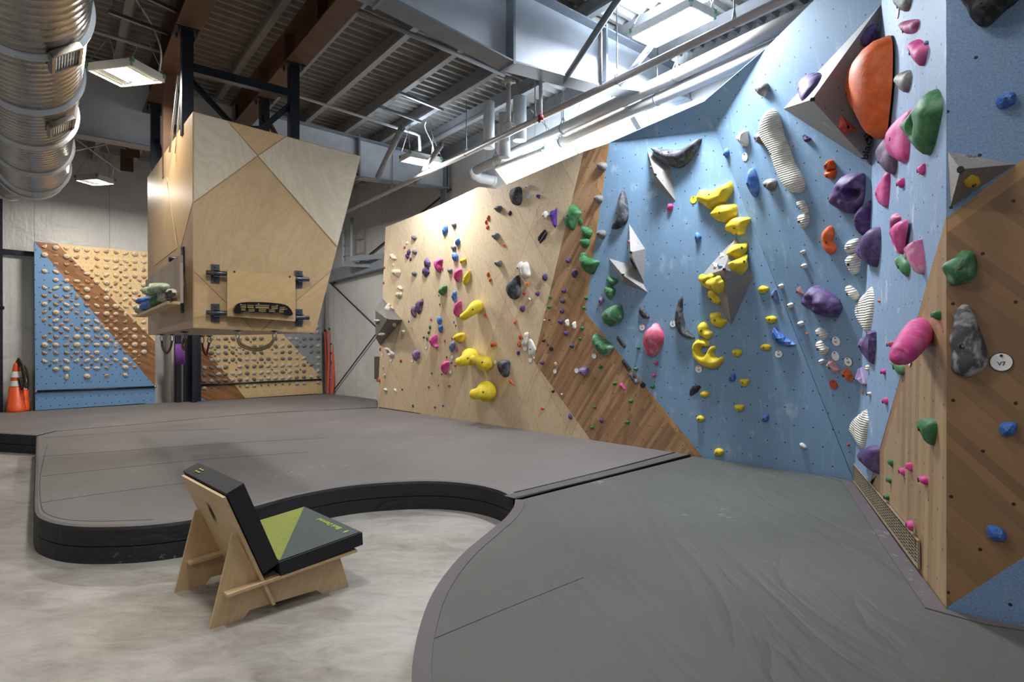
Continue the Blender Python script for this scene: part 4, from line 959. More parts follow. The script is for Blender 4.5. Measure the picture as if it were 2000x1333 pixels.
addvol([topx('B', 215, 665), topx('B', 525, 1000), (742.5, 675.7), (733.5, 660), topx('B', 105, 850)], topx('B', 290, 992), .42, 'dark grey volume wrapping the left edge of the birch wall', 'edge volume', PL, lift=[0, 0, 0, .12, .25], mat='vol_d')
facets[:0] = VOLF
h = hold
def horn(cr, pts, word, label, col='yl'):
    c0 = topx(cr, *pts[-1][:2]); plane, zone = which(*c0); q = []
    for x, y, off, r in pts: p = plane.hit(*topx(cr, x, y), off); q.append((p.x, p.y, p.z, r))
    q = crv(q, 5); o3 = plane.hit(*c0); m = MB(); m.tube([V(a[:3]) for a in q], [a[3] for a in q], 22, 0, False)
    t = (V(q[0][:3])-V(q[3][:3])).normalized(); e = V(q[0][:3]); r = q[0][3]; m.tube([e, e+t*r*.12, e+t*r*.2], [r, r*.93, r*(.78 if col == 'yl' else .3)], 22)
    o = m.build('climbing_hold', M['h_'+col], origin=o3)
    k = len(q)//2; b = MB(); s_ = V(q[k][:3]); d = (EYE-s_).normalized(); b.tube([s_+d*q[k][3]*.9, s_+d*(q[k][3]+.003)], .014, 8); b.build('bolt', M['ink'], o)
    HOLDS.append(dict(o=o, col=col, S=.5, zone=zone, word=word, px=c0, label=label))
# ---- birch wall, from crops A B C
GK = dict(word='two-hole cap', H=.07)
for cr, x, y, w_, h_ in (('A', 712, 1000, 80, 85), ('A', 720, 1222, 76, 86), ('A', 1332, 803, 70, 100), ('A', 1328, 1160, 78, 98), ('B', 715, 283, 72, 88), ('B', 1272, 238, 72, 95)):
    h(cr, 'P', [x-w_/2, y-h_*.3, x-w_*.1, y-h_*.5, x+w_*.42, y-h_*.38, x+w_*.5, y+h_*.05, x+w_*.1, y+h_*.5, x-w_*.35, y+h_*.2], 'gy', **GK)
for cr, x, y, w_, h_ in (('D', 272, 550, 100, 115), ('D', 232, 977, 100, 120), ('E', 275, 122, 104, 112), ('D', 1835, 400, 132, 145), ('D', 1880, 948, 136, 148), ('K', 213, 690, 145, 155), ('c', 1560, 700, 100, 112), ('P', 578, 603, 140, 168), ('M', 1407, 170, 195, 200)):
    h(cr, 'P', [x-w_*.48, y-h_*.3, x-w_*.2, y-h_*.48, x+w_*.4, y-h_*.42, x+w_*.5, y+h_*.05, x+w_*.1, y+h_*.5, x-w_*.3, y+h_*.3, x-w_*.5, y-h_*.05], 'gy', word='two-hole cap', H=.11)
h('A', 'E', (598, 1080, 34, 46), 'wh', word='knob'); h('A', 'E', (562, 1147, 32, 44), 'rd', word='knob')
h('A', 'P', [632, 1162, 660, 1210, 645, 1260, 612, 1255, 590, 1215], 'pu', .05, 'angular', ang=True); h('A', 'P', [600, 1243, 636, 1262, 635, 1300, 605, 1330, 576, 1290, 580, 1255], 'pu', .05, 'angular', ang=True)
h('A', 'P', [335, 1260, 365, 1242, 400, 1275, 430, 1310, 420, 1340, 380, 1345, 345, 1310], 'cl', .08, 'translucent disc'); h('A', 'P', [1215, 780, 1238, 830, 1235, 900, 1185, 970, 1158, 930, 1160, 860], 'bl', .08, 'pointed')
h('A', 'P', [1410, 995, 1432, 1050, 1378, 1135, 1362, 1110, 1362, 1045], 'bl', .08, 'angular', ang=True); h('A', 'P', [1335, 1215, 1392, 1262, 1398, 1330, 1366, 1372, 1315, 1340, 1310, 1272], 'bl', .09, 'broad')
h('A', 'P', [1868, 648, 1885, 655, 1883, 730, 1852, 730, 1848, 690], 'or_', .04, 'bar'); h('A', 'E', (1832, 755, 30, 78, 10), 'or_', word='slim'); h('A', 'E', (1853, 832, 48, 80), 'or_', word='oval')
h('B', 'E', (655, 55, 34, 60), 'pu', word='oval')
h('B', 'P', [912, 20, 965, 100, 960, 175, 870, 175, 872, 85], 'pu', .08, 'rock shaped', ang=True); h('B', 'P', [880, 178, 930, 178, 957, 260, 885, 345, 838, 270, 850, 200], 'pu', .08, 'rock shaped', ang=True)
h('B', 'P', [1110, 45, 1160, 55, 1150, 95, 1135, 130, 1140, 190, 1112, 272, 1060, 225, 1032, 150, 1045, 80], 'pk', .11, 'curled'); h('B', 'E', (1156, 203, 24, 64), 'pk', .02, 'flat slim')
h('B', 'P', [1400, 205, 1455, 210, 1450, 260, 1435, 310, 1390, 412, 1345, 360, 1335, 300, 1355, 240], 'pk', .11, 'curled'); h('B', 'P', [1435, 60, 1470, 40, 1520, 45, 1515, 90, 1480, 138, 1465, 105, 1435, 120], 'yl', .06, 'notched')
h('B', 'P', [1585, 225, 1595, 260, 1575, 370, 1510, 462, 1482, 420, 1482, 360, 1520, 290], 'yl', .09, 'leaf shaped')
h('B', 'P', [365, 230, 395, 212, 470, 215, 497, 245, 480, 300, 460, 345, 440, 320, 375, 290], 'cl', .09, 'fan shaped'); h('B', 'E', (383, 147, 22, 60), 'cl', word='slim')
h('B', 'P', [470, 465, 505, 480, 528, 520, 500, 542, 475, 520], 'cl', .09, 'shell'); h('B', 'P', [430, 590, 455, 560, 510, 565, 520, 610, 500, 650, 450, 655, 425, 630], 'cl', .09, 'shell')
h('B', 'P', [1220, 455, 1222, 540, 1180, 618, 1120, 600, 1102, 550, 1140, 490], 'gc', .13, 'egg shaped'); h('B', 'E', (1096, 612, 20, 36), 'bl'); h('B', 'E', (1110, 757, 22, 34), 'gn', word='chip')
h('B', 'P', [1365, 548, 1375, 600, 1370, 690, 1350, 725, 1318, 690, 1318, 620, 1340, 560], 'bl', .10, 'long')
h('B', 'P', [850, 662, 858, 720, 830, 860, 780, 915, 740, 860, 735, 740, 770, 700], 'dp', .08, 'rock shaped', ang=True); h('B', 'P', [685, 785, 728, 790, 740, 850, 747, 930, 715, 972, 675, 930, 660, 860], 'dp', .07, 'rock shaped', ang=True)
h('B', 'P', [1430, 700, 1452, 720, 1445, 840, 1410, 945, 1370, 945, 1338, 890, 1342, 820, 1380, 740], 'pk', .14, 'tongue shaped')
horn('B', [(1462, 958, .34, .060), (1500, 940, .33, .066), (1580, 880, .28, .080), (1650, 815, .20, .105), (1690, 790, .08, .11), (1690, 785, 0, .10)], 'boot shaped', 'large yellow boot-shaped hold beside the pink tongue on the birch wall')
for p in ([1865, 242, 1890, 290, 1870, 332, 1845, 315, 1845, 280], [1905, 338, 1922, 370, 1895, 412, 1876, 385], [1825, 885, 1852, 945, 1842, 955, 1812, 920]): h('B', 'P', p, 'or_', .04, 'flake')
h('B', 'E', (246, 186, 24, 44), 'rd'); h('B', 'E', (236, 423, 22, 46), 'rd'); h('B', 'E', (625, 1025, 20, 34), 'pu'); h('B', 'E', (976, 995, 28, 50), 'pk', word='knob')
h('B', 'P', [1110, 945, 1140, 980, 1135, 1050, 1105, 1075, 1075, 1040, 1078, 975], 'bl', .08, 'angular'); h('B', 'P', [1135, 1078, 1158, 1095, 1155, 1150, 1135, 1212, 1098, 1160, 1102, 1110], 'bl', .08, 'angular')
h('B', 'E', (1330, 1033, 24, 40), 'bl'); h('B', 'E', (1357, 1088, 20, 36), 'gn'); h('B', 'E', (958, 1115, 36, 66), 'gn', word='oval'); h('B', 'P', [945, 1165, 958, 1195, 940, 1225, 922, 1205], 'gc', .04, 'chip')
h('B', 'P', [515, 1170, 560, 1165, 565, 1190, 535, 1220], 'wh', .05, 'angular'); 
h('B', 'P', [300, 745, 335, 770, 330, 840, 290, 845, 250, 810], 'cl', .07, 'shell'); h('B', 'P', [340, 790, 385, 800, 390, 845, 335, 848], 'cl', .05, 'chip')
h('B', 'E', (130, 1010, 90, 46, 30), 'cl', .06, 'curved'); h('B', 'E', (400, 1078, 70, 60), 'cl', .06, 'clear round'); h('C', 'E', (205, 25, 110, 44, 25), 'cl', .06, 'curved')
h('C', 'P', [1330, 70, 1400, 10, 1480, 0, 1508, 40, 1500, 90, 1470, 145, 1390, 150, 1345, 112], 'yl', .18, 'folded'); h('C', 'E', (862, 75, 30, 38), 'pu'); h('C', 'P', [905, 60, 925, 80, 920, 135, 900, 110], 'gc', .04, 'chip')
h('C', 'P', [1045, 25, 1070, 35, 1075, 110, 1070, 180, 1085, 215, 1065, 248, 1000, 215, 958, 140, 970, 90, 1010, 60], 'pk', .14, 'curled'); h('C', 'E', (1187, 127, 26, 56), 'pk', word='knob'); h('C', 'E', (1300, 92, 22, 34), 'gn')
h('C', 'P', [1325, 135, 1350, 180, 1345, 270, 1305, 312, 1265, 260, 1270, 190], 'bg', .09, 'rock shaped'); h('C', 'E', (1377, 270, 38, 54), 'pk', word='knob'); h('C', 'E', (1217, 384, 22, 42), 'gn')
h('C', 'P', [275, 140, 300, 150, 312, 190, 290, 185], 'wh', .04, 'chip'); h('C', 'P', [262, 240, 285, 235, 330, 250, 380, 290, 402, 330, 385, 362, 340, 365, 300, 330, 320, 312, 350, 330, 352, 305, 320, 275, 270, 272], 'wh', .09, 'hooked', label='white hook-shaped hold near the left edge of the birch wall')
h('C', 'E', (230, 545, 26, 60), 'cl', word='slim'); h('C', 'E', (250, 672, 40, 64), 'cl', word='oval'); h('C', 'P', [235, 880, 270, 868, 290, 905, 250, 910], 'wh', .06, 'knob'); h('C', 'P', [400, 880, 425, 880, 435, 920, 415, 935], 'wh', .05, 'knob')
h('C', 'E', (503, 440, 36, 54), 'rd', word='round'); h('C', 'E', (180, 260, 26, 56), 'or_', word='round'); h('C', 'P', [150, 700, 182, 740, 175, 775, 155, 760], 'or_', .05, 'flake')
h('C', 'P', [715, 270, 790, 262, 805, 310, 795, 400, 740, 447, 712, 430, 690, 350, 695, 300], 'lp', .12, 'boulder shaped', ang=True)
for x, y, w_, h_, c_, wd_ in ((525, 888, 26, 34, 'pu', ''), (985, 633, 26, 42, 'bl', ''), (1291, 467, 28, 42, 'bl', ''), (1353, 513, 38, 50, 'pk', 'knob'), (1140, 650, 22, 34, 'gn', ''), (938, 846, 32, 50, 'pk', 'knob'), (1090, 821, 20, 34, 'gn', ''), (1256, 829, 38, 52, 'pk', 'knob'), (692, 1144, 30, 50, 'pu', ''), (1035, 1163, 34, 44, 'pk', 'knob'), (1160, 1140, 28, 40, 'bl', '')):
    h('C', 'E', (x, y, w_, h_), c_, word=wd_)
h('C', 'P', [1215, 440, 1262, 455, 1255, 500, 1240, 560, 1205, 652, 1150, 600, 1142, 520, 1170, 460], 'pk', .12, 'curled')
HN = dict(tilt=(.35, .1), nz=.02)
horn('C', [(1398, 458, .36, .078), (1430, 458, .35, .082), (1500, 430, .30, .10), (1570, 385, .18, .15), (1590, 380, .05, .145), (1590, 375, 0, .12)], 'horn', 'yellow horn hold pointing left, joined to another yellow horn')
horn('C', [(1612, 415, .20, .068), (1650, 418, .22, .07), (1720, 435, .24, .088), (1800, 480, .18, .13), (1825, 490, .05, .12), (1825, 490, 0, .10)], 'horn', 'right yellow horn of the joined pair on the birch wall')
horn('C', [(1632, 962, .38, .088), (1665, 960, .37, .092), (1730, 945, .32, .11), (1820, 920, .18, .175), (1845, 915, .05, .165), (1845, 915, 0, .14)], 'horn', 'lowest yellow horn hold, alone near the foot of the birch wall')
h('G', 'P', [150, 180, 165, 170, 180, 155, 195, 165, 215, 150, 240, 185, 225, 215, 200, 205, 185, 225, 160, 232], 'or_', .06, 'split flake')
# ---- D E G
h('D', 'P', [560, 200, 600, 202, 635, 250, 638, 420, 600, 485, 550, 492, 490, 465, 455, 380, 450, 280, 490, 230], 'dk', .14, 'egg shaped'); h('D', 'P', [770, 170, 775, 215, 740, 252, 700, 235, 695, 200, 720, 178], 'wh', .08, 'teardrop')
h('D', 'P', [857, 315, 925, 325, 905, 392, 875, 375], 'pgl', .06, 'wedge', ang=True); h('D', 'E', (448, 612, 54, 84), 'bk', .03, 'flat oval'); h('D', 'P', [1005, 576, 1045, 625, 1042, 690, 1010, 710, 965, 680, 960, 640], 'wh', .09, 'pointed')
h('D', 'P', [1168, 520, 1182, 560, 1180, 650, 1180, 800, 1148, 848, 1105, 740, 1075, 650, 1080, 590, 1115, 560, 1130, 590], 'pgl', .10, 'shard shaped', ang=True)
h('D', 'P', [990, 862, 1018, 880, 905, 1055, 885, 1045, 890, 970], 'bk', .05, 'sliced', ang=True, bolt=False, label='black left half of the split diamond hold on the birch wall'); h('D', 'P', [1025, 895, 1030, 940, 1000, 1010, 920, 1085, 903, 1075], 'bk', .05, 'sliced', ang=True, bolt=False, label='black right half of the split diamond hold on the birch wall')
h('D', 'E', (1548, 752, 72, 100), 'gn', .02, 'flat disc'); h('D', 'P', [1435, 468, 1490, 510, 1560, 590, 1560, 630, 1500, 740, 1435, 882, 1330, 830, 1295, 740, 1290, 670, 1340, 590, 1390, 500], 'gn', .13, 'shield shaped')
h('D', 'P', [1600, 808, 1720, 870, 1735, 930, 1690, 1000, 1590, 990, 1575, 880], 'gn', .11, 'pebble'); h('D', 'P', [1560, 1010, 1680, 1005, 1690, 1100, 1620, 1165, 1570, 1130, 1550, 1050], 'gn', .11, 'pebble')
h('D', 'P', [345, 1100, 370, 1092, 382, 1130, 365, 1145], 'or_', .04, 'chip')
h('E', 'P', [1580, 0, 1600, -52, 1630, -40, 1640, 10, 1740, 40, 1840, 80, 1848, 110, 1800, 200, 1740, 290, 1640, 260, 1590, 200, 1562, 100], 'gn', .18, 'scoop', tilt=(0, .5))
h('E', 'P', [570, 200, 580, 140, 630, 88, 650, 110, 640, 180, 640, 330, 590, 270], 'wh', .09, 'lobed', label='narrow left lobe of the white boulder pair on the birch wall'); h('E', 'P', [640, 130, 700, 95, 740, 130, 760, 230, 768, 310, 700, 355, 650, 320, 625, 260], 'wh', .14, 'lobed', label='broad white boulder hold above the dark teardrop')
h('E', 'P', [575, 298, 600, 330, 620, 480, 618, 610, 560, 670, 500, 682, 440, 640, 400, 540, 405, 480, 450, 400], 'dk', .17, 'teardrop')
for x, y, w_, h_ in ((1355, 72, 62, 86), (1455, 278, 96, 128), (997, 335, 84, 120), (881, 591, 62, 74), (1291, 548, 66, 76), (1273, 707, 66, 78), (1262, 863, 64, 84), (1243, 1025, 70, 86), (1324, 1210, 64, 82), (646, 826, 78, 100), (1418, 1405, 66, 76), (957, 1667, 58, 64)): h('E', 'E', (x, y, w_, h_), 'pu', .07, 'knob')
h('E', 'P', [715, 395, 738, 430, 735, 480, 710, 455], 'or_', .05, 'flake'); h('E', 'P', [650, 575, 692, 558, 690, 605, 660, 608], 'rd', .05, 'wedge'); h('E', 'P', [550, 998, 545, 1050, 520, 1068, 508, 1040], 'or_', .05, 'flake'); h('E', 'E', (612, 1270, 54, 84), 'rd', .04, 'oval ring')
h('E', 'P', [735, 655, 760, 660, 770, 690, 750, 685], 'wh', .04, 'knob'); h('E', 'E', (985, 1005, 30, 26), 'wh', word='knob'); h('E', 'P', [1045, 1000, 1072, 980, 1070, 1010, 1055, 1012], 'bk', .03, 'chip')
for x, y, w_, h_ in ((1075, 648, 42, 54), (1057, 797, 54, 56), (1636, 658, 60, 60), (1603, 811, 50, 54), (1578, 1128, 58, 58), (1541, 1290, 46, 48)): h('E', 'E', (x, y, w_, h_), 'gn', .06, 'knob')
h('E', 'P', [1365, 995, 1365, 1100, 1320, 1085, 1308, 1045, 1325, 1000], 'wh', .07, 'half moon'); h('E', 'P', [1475, 1028, 1478, 1135, 1432, 1130, 1420, 1090, 1430, 1045], 'wh', .07, 'half moon')
h('G', 'P', [690, 5, 730, 0, 735, 40, 700, 190, 650, 190, 642, 165, 680, 60], 'wh', .07, 'bone shaped'); h('G', 'P', [735, 120, 790, 112, 850, 240, 855, 275, 810, 340, 770, 360, 738, 330], 'wh', .05, 'flat slab', flat=.3); h('G', 'P', [580, 130, 600, 130, 605, 170, 625, 200, 600, 232, 572, 215], 'or_', .06, 'boot')
h('G', 'E', (580, 318, 52, 78), 'pu', word='oval'); h('G', 'E', (823, 398, 26, 32), 'wh', word='knob'); h('G', 'E', (1254, 963, 32, 36), 'wh', word='knob')
h('G', 'P', [330, 425, 420, 430, 452, 480, 440, 640, 400, 692, 340, 685, 280, 590, 265, 490, 290, 440], 'dk', .14, 'egg shaped'); h('G', 'P', [445, 740, 470, 735, 510, 800, 500, 815, 475, 795, 450, 790], 'or_', .06, 'flake'); h('G', 'E', (957, 1185, 54, 56), 'or_', word='knob')
h('G', 'P', [1097, 905, 1140, 895, 1140, 925, 1115, 942], 'bk', .05, 'knob'); h('G', 'P', [950, 120, 990, 100, 1000, 130, 965, 150], 'bk', .05, 'knob'); h('G', 'E', (1045, 185, 24, 60), 'ck', .03, 'slim'); h('G', 'E', (1091, 253, 64, 86), 'bk', .02, 'flat disc')
h('G', 'E', (1160, 500, 48, 80), 'rz', .05, 'oval'); h('G', 'P', [1525, 600, 1560, 545, 1670, 550, 1675, 620, 1640, 675, 1560, 660], 'lp', .11, 'rock shaped'); h('G', 'E', (1862, 544, 48, 56), 'gn', .06, 'knob'); h('G', 'E', (1777, 1165, 46, 54), 'gn', .06, 'knob')
# ---- I J
h('I', 'P', [980, 20, 1000, 0, 1115, 50, 1100, 90, 1045, 130, 1000, 110], 'gc', .10, 'pebble'); h('I', 'P', [950, 150, 1000, 120, 1080, 170, 1075, 240, 1030, 312, 965, 260], 'gc', .11, 'pebble'); h('I', 'P', [885, 270, 930, 300, 925, 345, 865, 390, 870, 330], 'lp', .06, 'wedge')
h('I', 'P', [1090, 370, 1150, 370, 1180, 430, 1188, 520, 1150, 600, 1060, 635, 1000, 652, 950, 610, 920, 540, 930, 470, 1000, 410], 'gc', .17, 'dome'); h('I', 'P', [830, 742, 870, 770, 960, 830, 1040, 890, 1068, 930, 1030, 1000, 960, 1043, 890, 1010, 830, 930, 795, 850, 805, 790], 'gc', .17, 'scoop')
h('I', 'P', [1395, 415, 1430, 410, 1500, 490, 1525, 540, 1440, 550, 1390, 470], 'bk', .05, 'chip'); h('I', 'P', [1600, 605, 1650, 640, 1715, 760, 1700, 880, 1640, 1000, 1560, 1045, 1500, 1020, 1455, 900, 1455, 820, 1490, 710, 1570, 640], 'ro', .20, 'oval', label='big rose red oval hold with a white chalk stripe')
h('I', 'P', [1110, 770, 1150, 800, 1185, 855, 1220, 905, 1195, 945, 1150, 900, 1085, 810], 'bk', .03, 'flat bar', ang=True); h('I', 'E', (1383, 930, 44, 50), 'gn', .06, 'knob'); h('I', 'E', (1614, 1132, 54, 54), 'pk', .06, 'knob'); h('I', 'E', (1588, 1292, 48, 56), 'pk', .06, 'knob'); h('I', 'E', (1350, 1207, 60, 46), 'gn', .07, 'knob')
h('I', 'P', [1190, 1075, 1290, 1205, 1250, 1250, 1155, 1110], 'bk', .03, 'flat bar', ang=True)
h('F', 'P', [1331, 580, 1334, 584, 1334, 612, 1338, 630, 1346, 648, 1357, 658, 1355, 662, 1340, 660, 1328, 652, 1321, 637, 1320, 618, 1324, 597], 'dk', .12, 'crescent', label='tall thin dark crescent hold beside a white tag on the blue wall')
for x, y, w_, h_ in ((490, 118, 42, 48), (675, 330, 54, 50), (882, 558, 58, 48), (417, 638, 40, 44), (378, 900, 52, 48), (840, 835, 54, 50), (1166, 370, 54, 56)): h('J', 'E', (x, y, w_, h_), 'gn', .06, 'knob')
h('J', 'P', [745, 330, 770, 325, 790, 350, 812, 400, 800, 412, 770, 390, 745, 360], 'pk', .06, 'banana'); h('J', 'P', [475, 790, 520, 785, 530, 820, 500, 855, 475, 815], 'pu', .06, 'angular', ang=True); h('J', 'P', [75, 720, 100, 735, 120, 770, 105, 800, 80, 785], 'pu', .06, 'curved')
h('J', 'P', [850, 220, 885, 185, 930, 240, 990, 310, 965, 355, 930, 340, 900, 280], 'ck', .05, 'bar'); h('J', 'E', (1037, 354, 72, 84), 'bk', .02, 'flat disc'); h('J', 'P', [1770, 350, 1800, 375, 1750, 450, 1665, 500, 1640, 470, 1650, 400, 1690, 360], 'bk', .02, 'flat leaf', ang=True)
# ---- K L
h('K', 'P', [1015, 390, 1060, 385, 1200, 405, 1320, 418, 1420, 415, 1520, 385, 1640, 310, 1750, 250, 1765, 270, 1720, 400, 1640, 520, 1540, 640, 1430, 705, 1330, 695, 1240, 650, 1120, 560, 1040, 470, 1010, 430], 'dk', .22, 'crescent', label='largest dark crescent hold, smiling shape at the top of the blue wall', tilt=(0, .4), grid=18)
h('K', 'P', [532, 1078, 568, 1090, 600, 1210, 618, 1330, 622, 1460, 590, 1560, 500, 1630, 440, 1655, 360, 1652, 395, 1560, 440, 1450, 462, 1330, 475, 1200], 'dk', .14, 'fang shaped', label='dark fang-shaped hold left of the spike volumes')
h('K', 'P', [1240, 1270, 1290, 1260, 1320, 1290, 1310, 1340, 1260, 1382, 1225, 1360], 'pk', .07, 'chunk'); h('K', 'E', (975, 690, 26, 46), 'ro', .03, 'chip'); h('L', 'E', (628, 575, 20, 60), 'ro', .03, 'chip')
h('L', 'P', [650, 825, 675, 865, 742, 990, 722, 1005, 685, 930, 650, 850], 'bk', .04, 'jagged strip', bolt=False); h('L', 'P', [1690, 430, 1755, 490, 1740, 540, 1685, 595, 1662, 530, 1670, 470], 'bl', .07, 'drop shaped')
# ---- M
h('M', 'P', [320, 252, 370, 248, 410, 268, 480, 265, 600, 210, 770, 120, 800, 130, 825, 220, 800, 300, 740, 390, 690, 455, 600, 490, 480, 565, 360, 490, 270, 420, 255, 370, 290, 290], 'yl', .16, 'cap shaped', label='topmost big yellow hold with a raised right tip', grid=16)
h('M', 'P', [620, 465, 740, 465, 860, 480, 888, 560, 870, 640, 790, 720, 720, 758, 590, 740, 490, 670, 472, 610, 560, 500], 'yl', .15, 'pebble', label='rounded yellow hold, second of three at the top of the yellow line', grid=14)
h('M', 'P', [830, 680, 900, 675, 1070, 680, 1090, 730, 1040, 800, 1015, 840, 1010, 900, 960, 950, 890, 960, 872, 915, 830, 955, 790, 920, 720, 900, 690, 830, 730, 750], 'yl', .13, 'fish shaped', label='yellow fish-shaped hold just above the diamond volume', grid=14)
h('M', 'P', [1135, -100, 1180, -20, 1215, 150, 1215, 300, 1165, 368, 1090, 270, 1050, 160, 1060, 30, 1090, -60], 'bl', .12, 'blade shaped')
h('P', 'P', [720, 215, 770, 235, 810, 300, 845, 420, 880, 560, 940, 700, 1010, 900, 1090, 1040, 1140, 1150, 1150, 1250, 1100, 1310, 1000, 1310, 920, 1250, 850, 1140, 780, 960, 720, 780, 640, 660, 595, 560, 590, 440, 630, 330, 680, 245], 'wr', .17, 'worm shaped', label='very long white ribbed worm-like hold on the blue overhang', grid=26, tilt=(0, .2), nz=.03)
h('P', 'P', [400, 490, 412, 560, 418, 660, 390, 705, 340, 690, 290, 640, 272, 590, 300, 540], 'wh', .10, 'rock shaped'); h('P', 'P', [1135, 555, 1160, 565, 1235, 610, 1165, 655, 1140, 610], 'pu', .06, 'wedge'); h('P', 'P', [130, 730, 165, 770, 162, 830, 145, 870, 110, 840, 100, 780], 'bl', .07, 'teardrop')
h('P', 'P', [1490, 878, 1540, 920, 1552, 1000, 1420, 1020, 1415, 970, 1440, 910], 'ogl', .09, 'egg half', label='upper half of the split glossy orange egg hold'); h('P', 'P', [1415, 1032, 1555, 1010, 1560, 1080, 1530, 1130, 1480, 1138, 1430, 1100], 'ogl', .09, 'egg half', label='lower half of the split glossy orange egg hold')
# ---- big corner: Q coordinates
h('Q', 'P', [820, 185, 830, 250, 850, 365, 740, 362, 720, 320, 745, 250], 'pu', .09, 'fin shaped'); h('Q', 'P', [570, 895, 715, 1025, 590, 1050, 548, 1005], 'rd', .07, 'scaly triangle', ang=True, facet=True); h('Q', 'P', [410, 570, 400, 640, 340, 720, 270, 790, 250, 760, 232, 700, 240, 640, 290, 590], 'pu', .10, 'fin shaped')
h('Q', 'P', [910, 290, 950, 310, 966, 400, 970, 650, 945, 880, 905, 1093, 840, 1000, 760, 900, 705, 780, 697, 660, 720, 540, 780, 420, 850, 330], 'or_', .38, 'lens', label='huge smooth orange lens-shaped hold in the upper corner', plane=PS, zone='pillar side', grid=18, nz=.01, off=.02)
h('Q', 'P', [1010, -60, 1125, -60, 1110, 60, 1085, 92, 1040, 60, 1010, 10], 'gy', .09, 'two-hole cap'); h('Q', 'P', [1060, 165, 1175, 150, 1178, 200, 1160, 245, 1110, 268, 1075, 240, 1050, 190], 'pc', .09, 'pinch'); h('Q', 'P', [1140, 315, 1180, 312, 1210, 330, 1250, 350, 1245, 430, 1210, 518, 1150, 430, 1118, 360], 'pk', .10, 'heart shaped')
h('Q', 'E', (1240, 332, 28, 34), 'bg', .03, 'knob'); h('Q', 'P', [1115, 548, 1120, 640, 1090, 722, 1050, 700, 1005, 630, 1025, 575], 'gy', .09, 'two-hole cap')
h('Q', 'P', [1325, 700, 1360, 760, 1370, 850, 1345, 960, 1300, 1130, 1250, 1215, 1180, 1140, 1110, 1060, 1085, 985, 1100, 920, 1150, 870, 1230, 780, 1290, 705], 'gn', .17, 'pocket', label='large green hold with a deep round chalky pocket', hole=(1175, 985, 66), grid=30, bolt=False)
h('Q', 'P', [1118, 860, 1115, 1000, 1095, 1258, 1010, 1250, 970, 1180, 975, 1020, 1000, 950, 1060, 890], 'pk', .12, 'slab', label='long magenta slab hold left of the big green pocket', grid=14, tilt=(-.4, 0)); h('Q', 'P', [965, 1055, 1000, 1150, 1012, 1262, 1000, 1340, 980, 1365, 940, 1340, 896, 1270, 880, 1200, 905, 1120], 'dp', .15, 'leaf shaped', grid=13)
h('Q', 'P', [1227, 1280, 1230, 1345, 1212, 1372, 1185, 1345, 1172, 1310, 1195, 1290], 'pk', .05, 'knob')
h('R', 'P', [1555, 520, 1590, 545, 1585, 750, 1555, 1050, 1520, 1078, 1440, 1040, 1420, 980, 1378, 920, 1385, 820, 1430, 720, 1500, 610], 'pk', .09, 'long'); h('R', 'P', [1805, 620, 1808, 730, 1775, 785, 1730, 740, 1705, 690, 1730, 650], 'pk', .06, 'knob')
h('R', 'P', [1110, 535, 1180, 550, 1210, 620, 1195, 900, 1150, 1050, 1060, 1160, 970, 1185, 880, 1155, 770, 1090, 690, 1040, 660, 960, 680, 880, 740, 760, 800, 660, 880, 580, 980, 545], 'pu', .20, 'ring', label='big purple hold with a round see-through pocket', hole=(985, 880, 90), grid=30, bolt=False)
h('S', 'P', [1335, -318, 1350, -200, 1348, 60, 1320, 150, 1220, 255, 1120, 190, 1075, 100, 1065, 0, 1080, -100, 1150, -200, 1250, -280], 'pu', .17, 'boulder shaped', plane=PF, zone='blue overhang by the corner'); h('S', 'P', [1405, 100, 1440, 160, 1445, 330, 1420, 560, 1370, 732, 1280, 700, 1190, 640, 1150, 560, 1150, 450, 1170, 350, 1250, 230, 1350, 130], 'pu', .20, 'boulder shaped', plane=PS, zone='pillar side')
h('S', 'P', [1640, -90, 1700, -95, 1760, -40, 1700, 60, 1640, 150, 1650, 300, 1725, 510, 1700, 505, 1630, 330, 1612, 200, 1625, 40], 'pc', .06, 'thin blade'); h('S', 'P', [1820, -5, 1860, 20, 1862, 120, 1830, 260, 1800, 420, 1770, 540, 1730, 440, 1660, 310, 1640, 200, 1650, 100, 1720, 30], 'pk', .10, 'spoon shaped', off=.02); h('S', 'P', [1770, 540, 1830, 570, 1880, 620, 1900, 700, 1895, 830, 1870, 885, 1820, 850, 1750, 760, 1705, 680, 1700, 590], 'gc', .07, 'leaf shaped')
h('X', 'P', [255, 790, 262, 830, 290, 950, 305, 1080, 290, 1160, 250, 1110, 180, 1000, 145, 920, 140, 860, 190, 815], 'pc', .12, 'scoop')
h('M', 'P', [1820, 430, 1890, 410, 1930, 425, 1975, 520, 1990, 600, 1960, 632, 1920, 620, 1880, 550, 1835, 470], 'wr', .08, 'bean'); h('M', 'P', [1835, 660, 1870, 635, 1990, 640, 2000, 720, 1985, 790, 1920, 862, 1880, 830, 1850, 740, 1830, 690], 'wr', .08, 'wedge'); h('M', 'P', [1865, 1215, 1930, 1187, 1940, 1240, 1900, 1252], 'wr', .06, 'knob')
for cr, x, y, w_, h_ in (('N', 1928, 325, 84, 96), ('N', 1568, 637, 76, 90), ('N', 1713, 935, 84, 92), ('N', 1875, 1222, 90, 92), ('T', 518, 935, 72, 88)): h(cr, 'E', (x, y, w_, h_), 'wr', .07, 'knob')
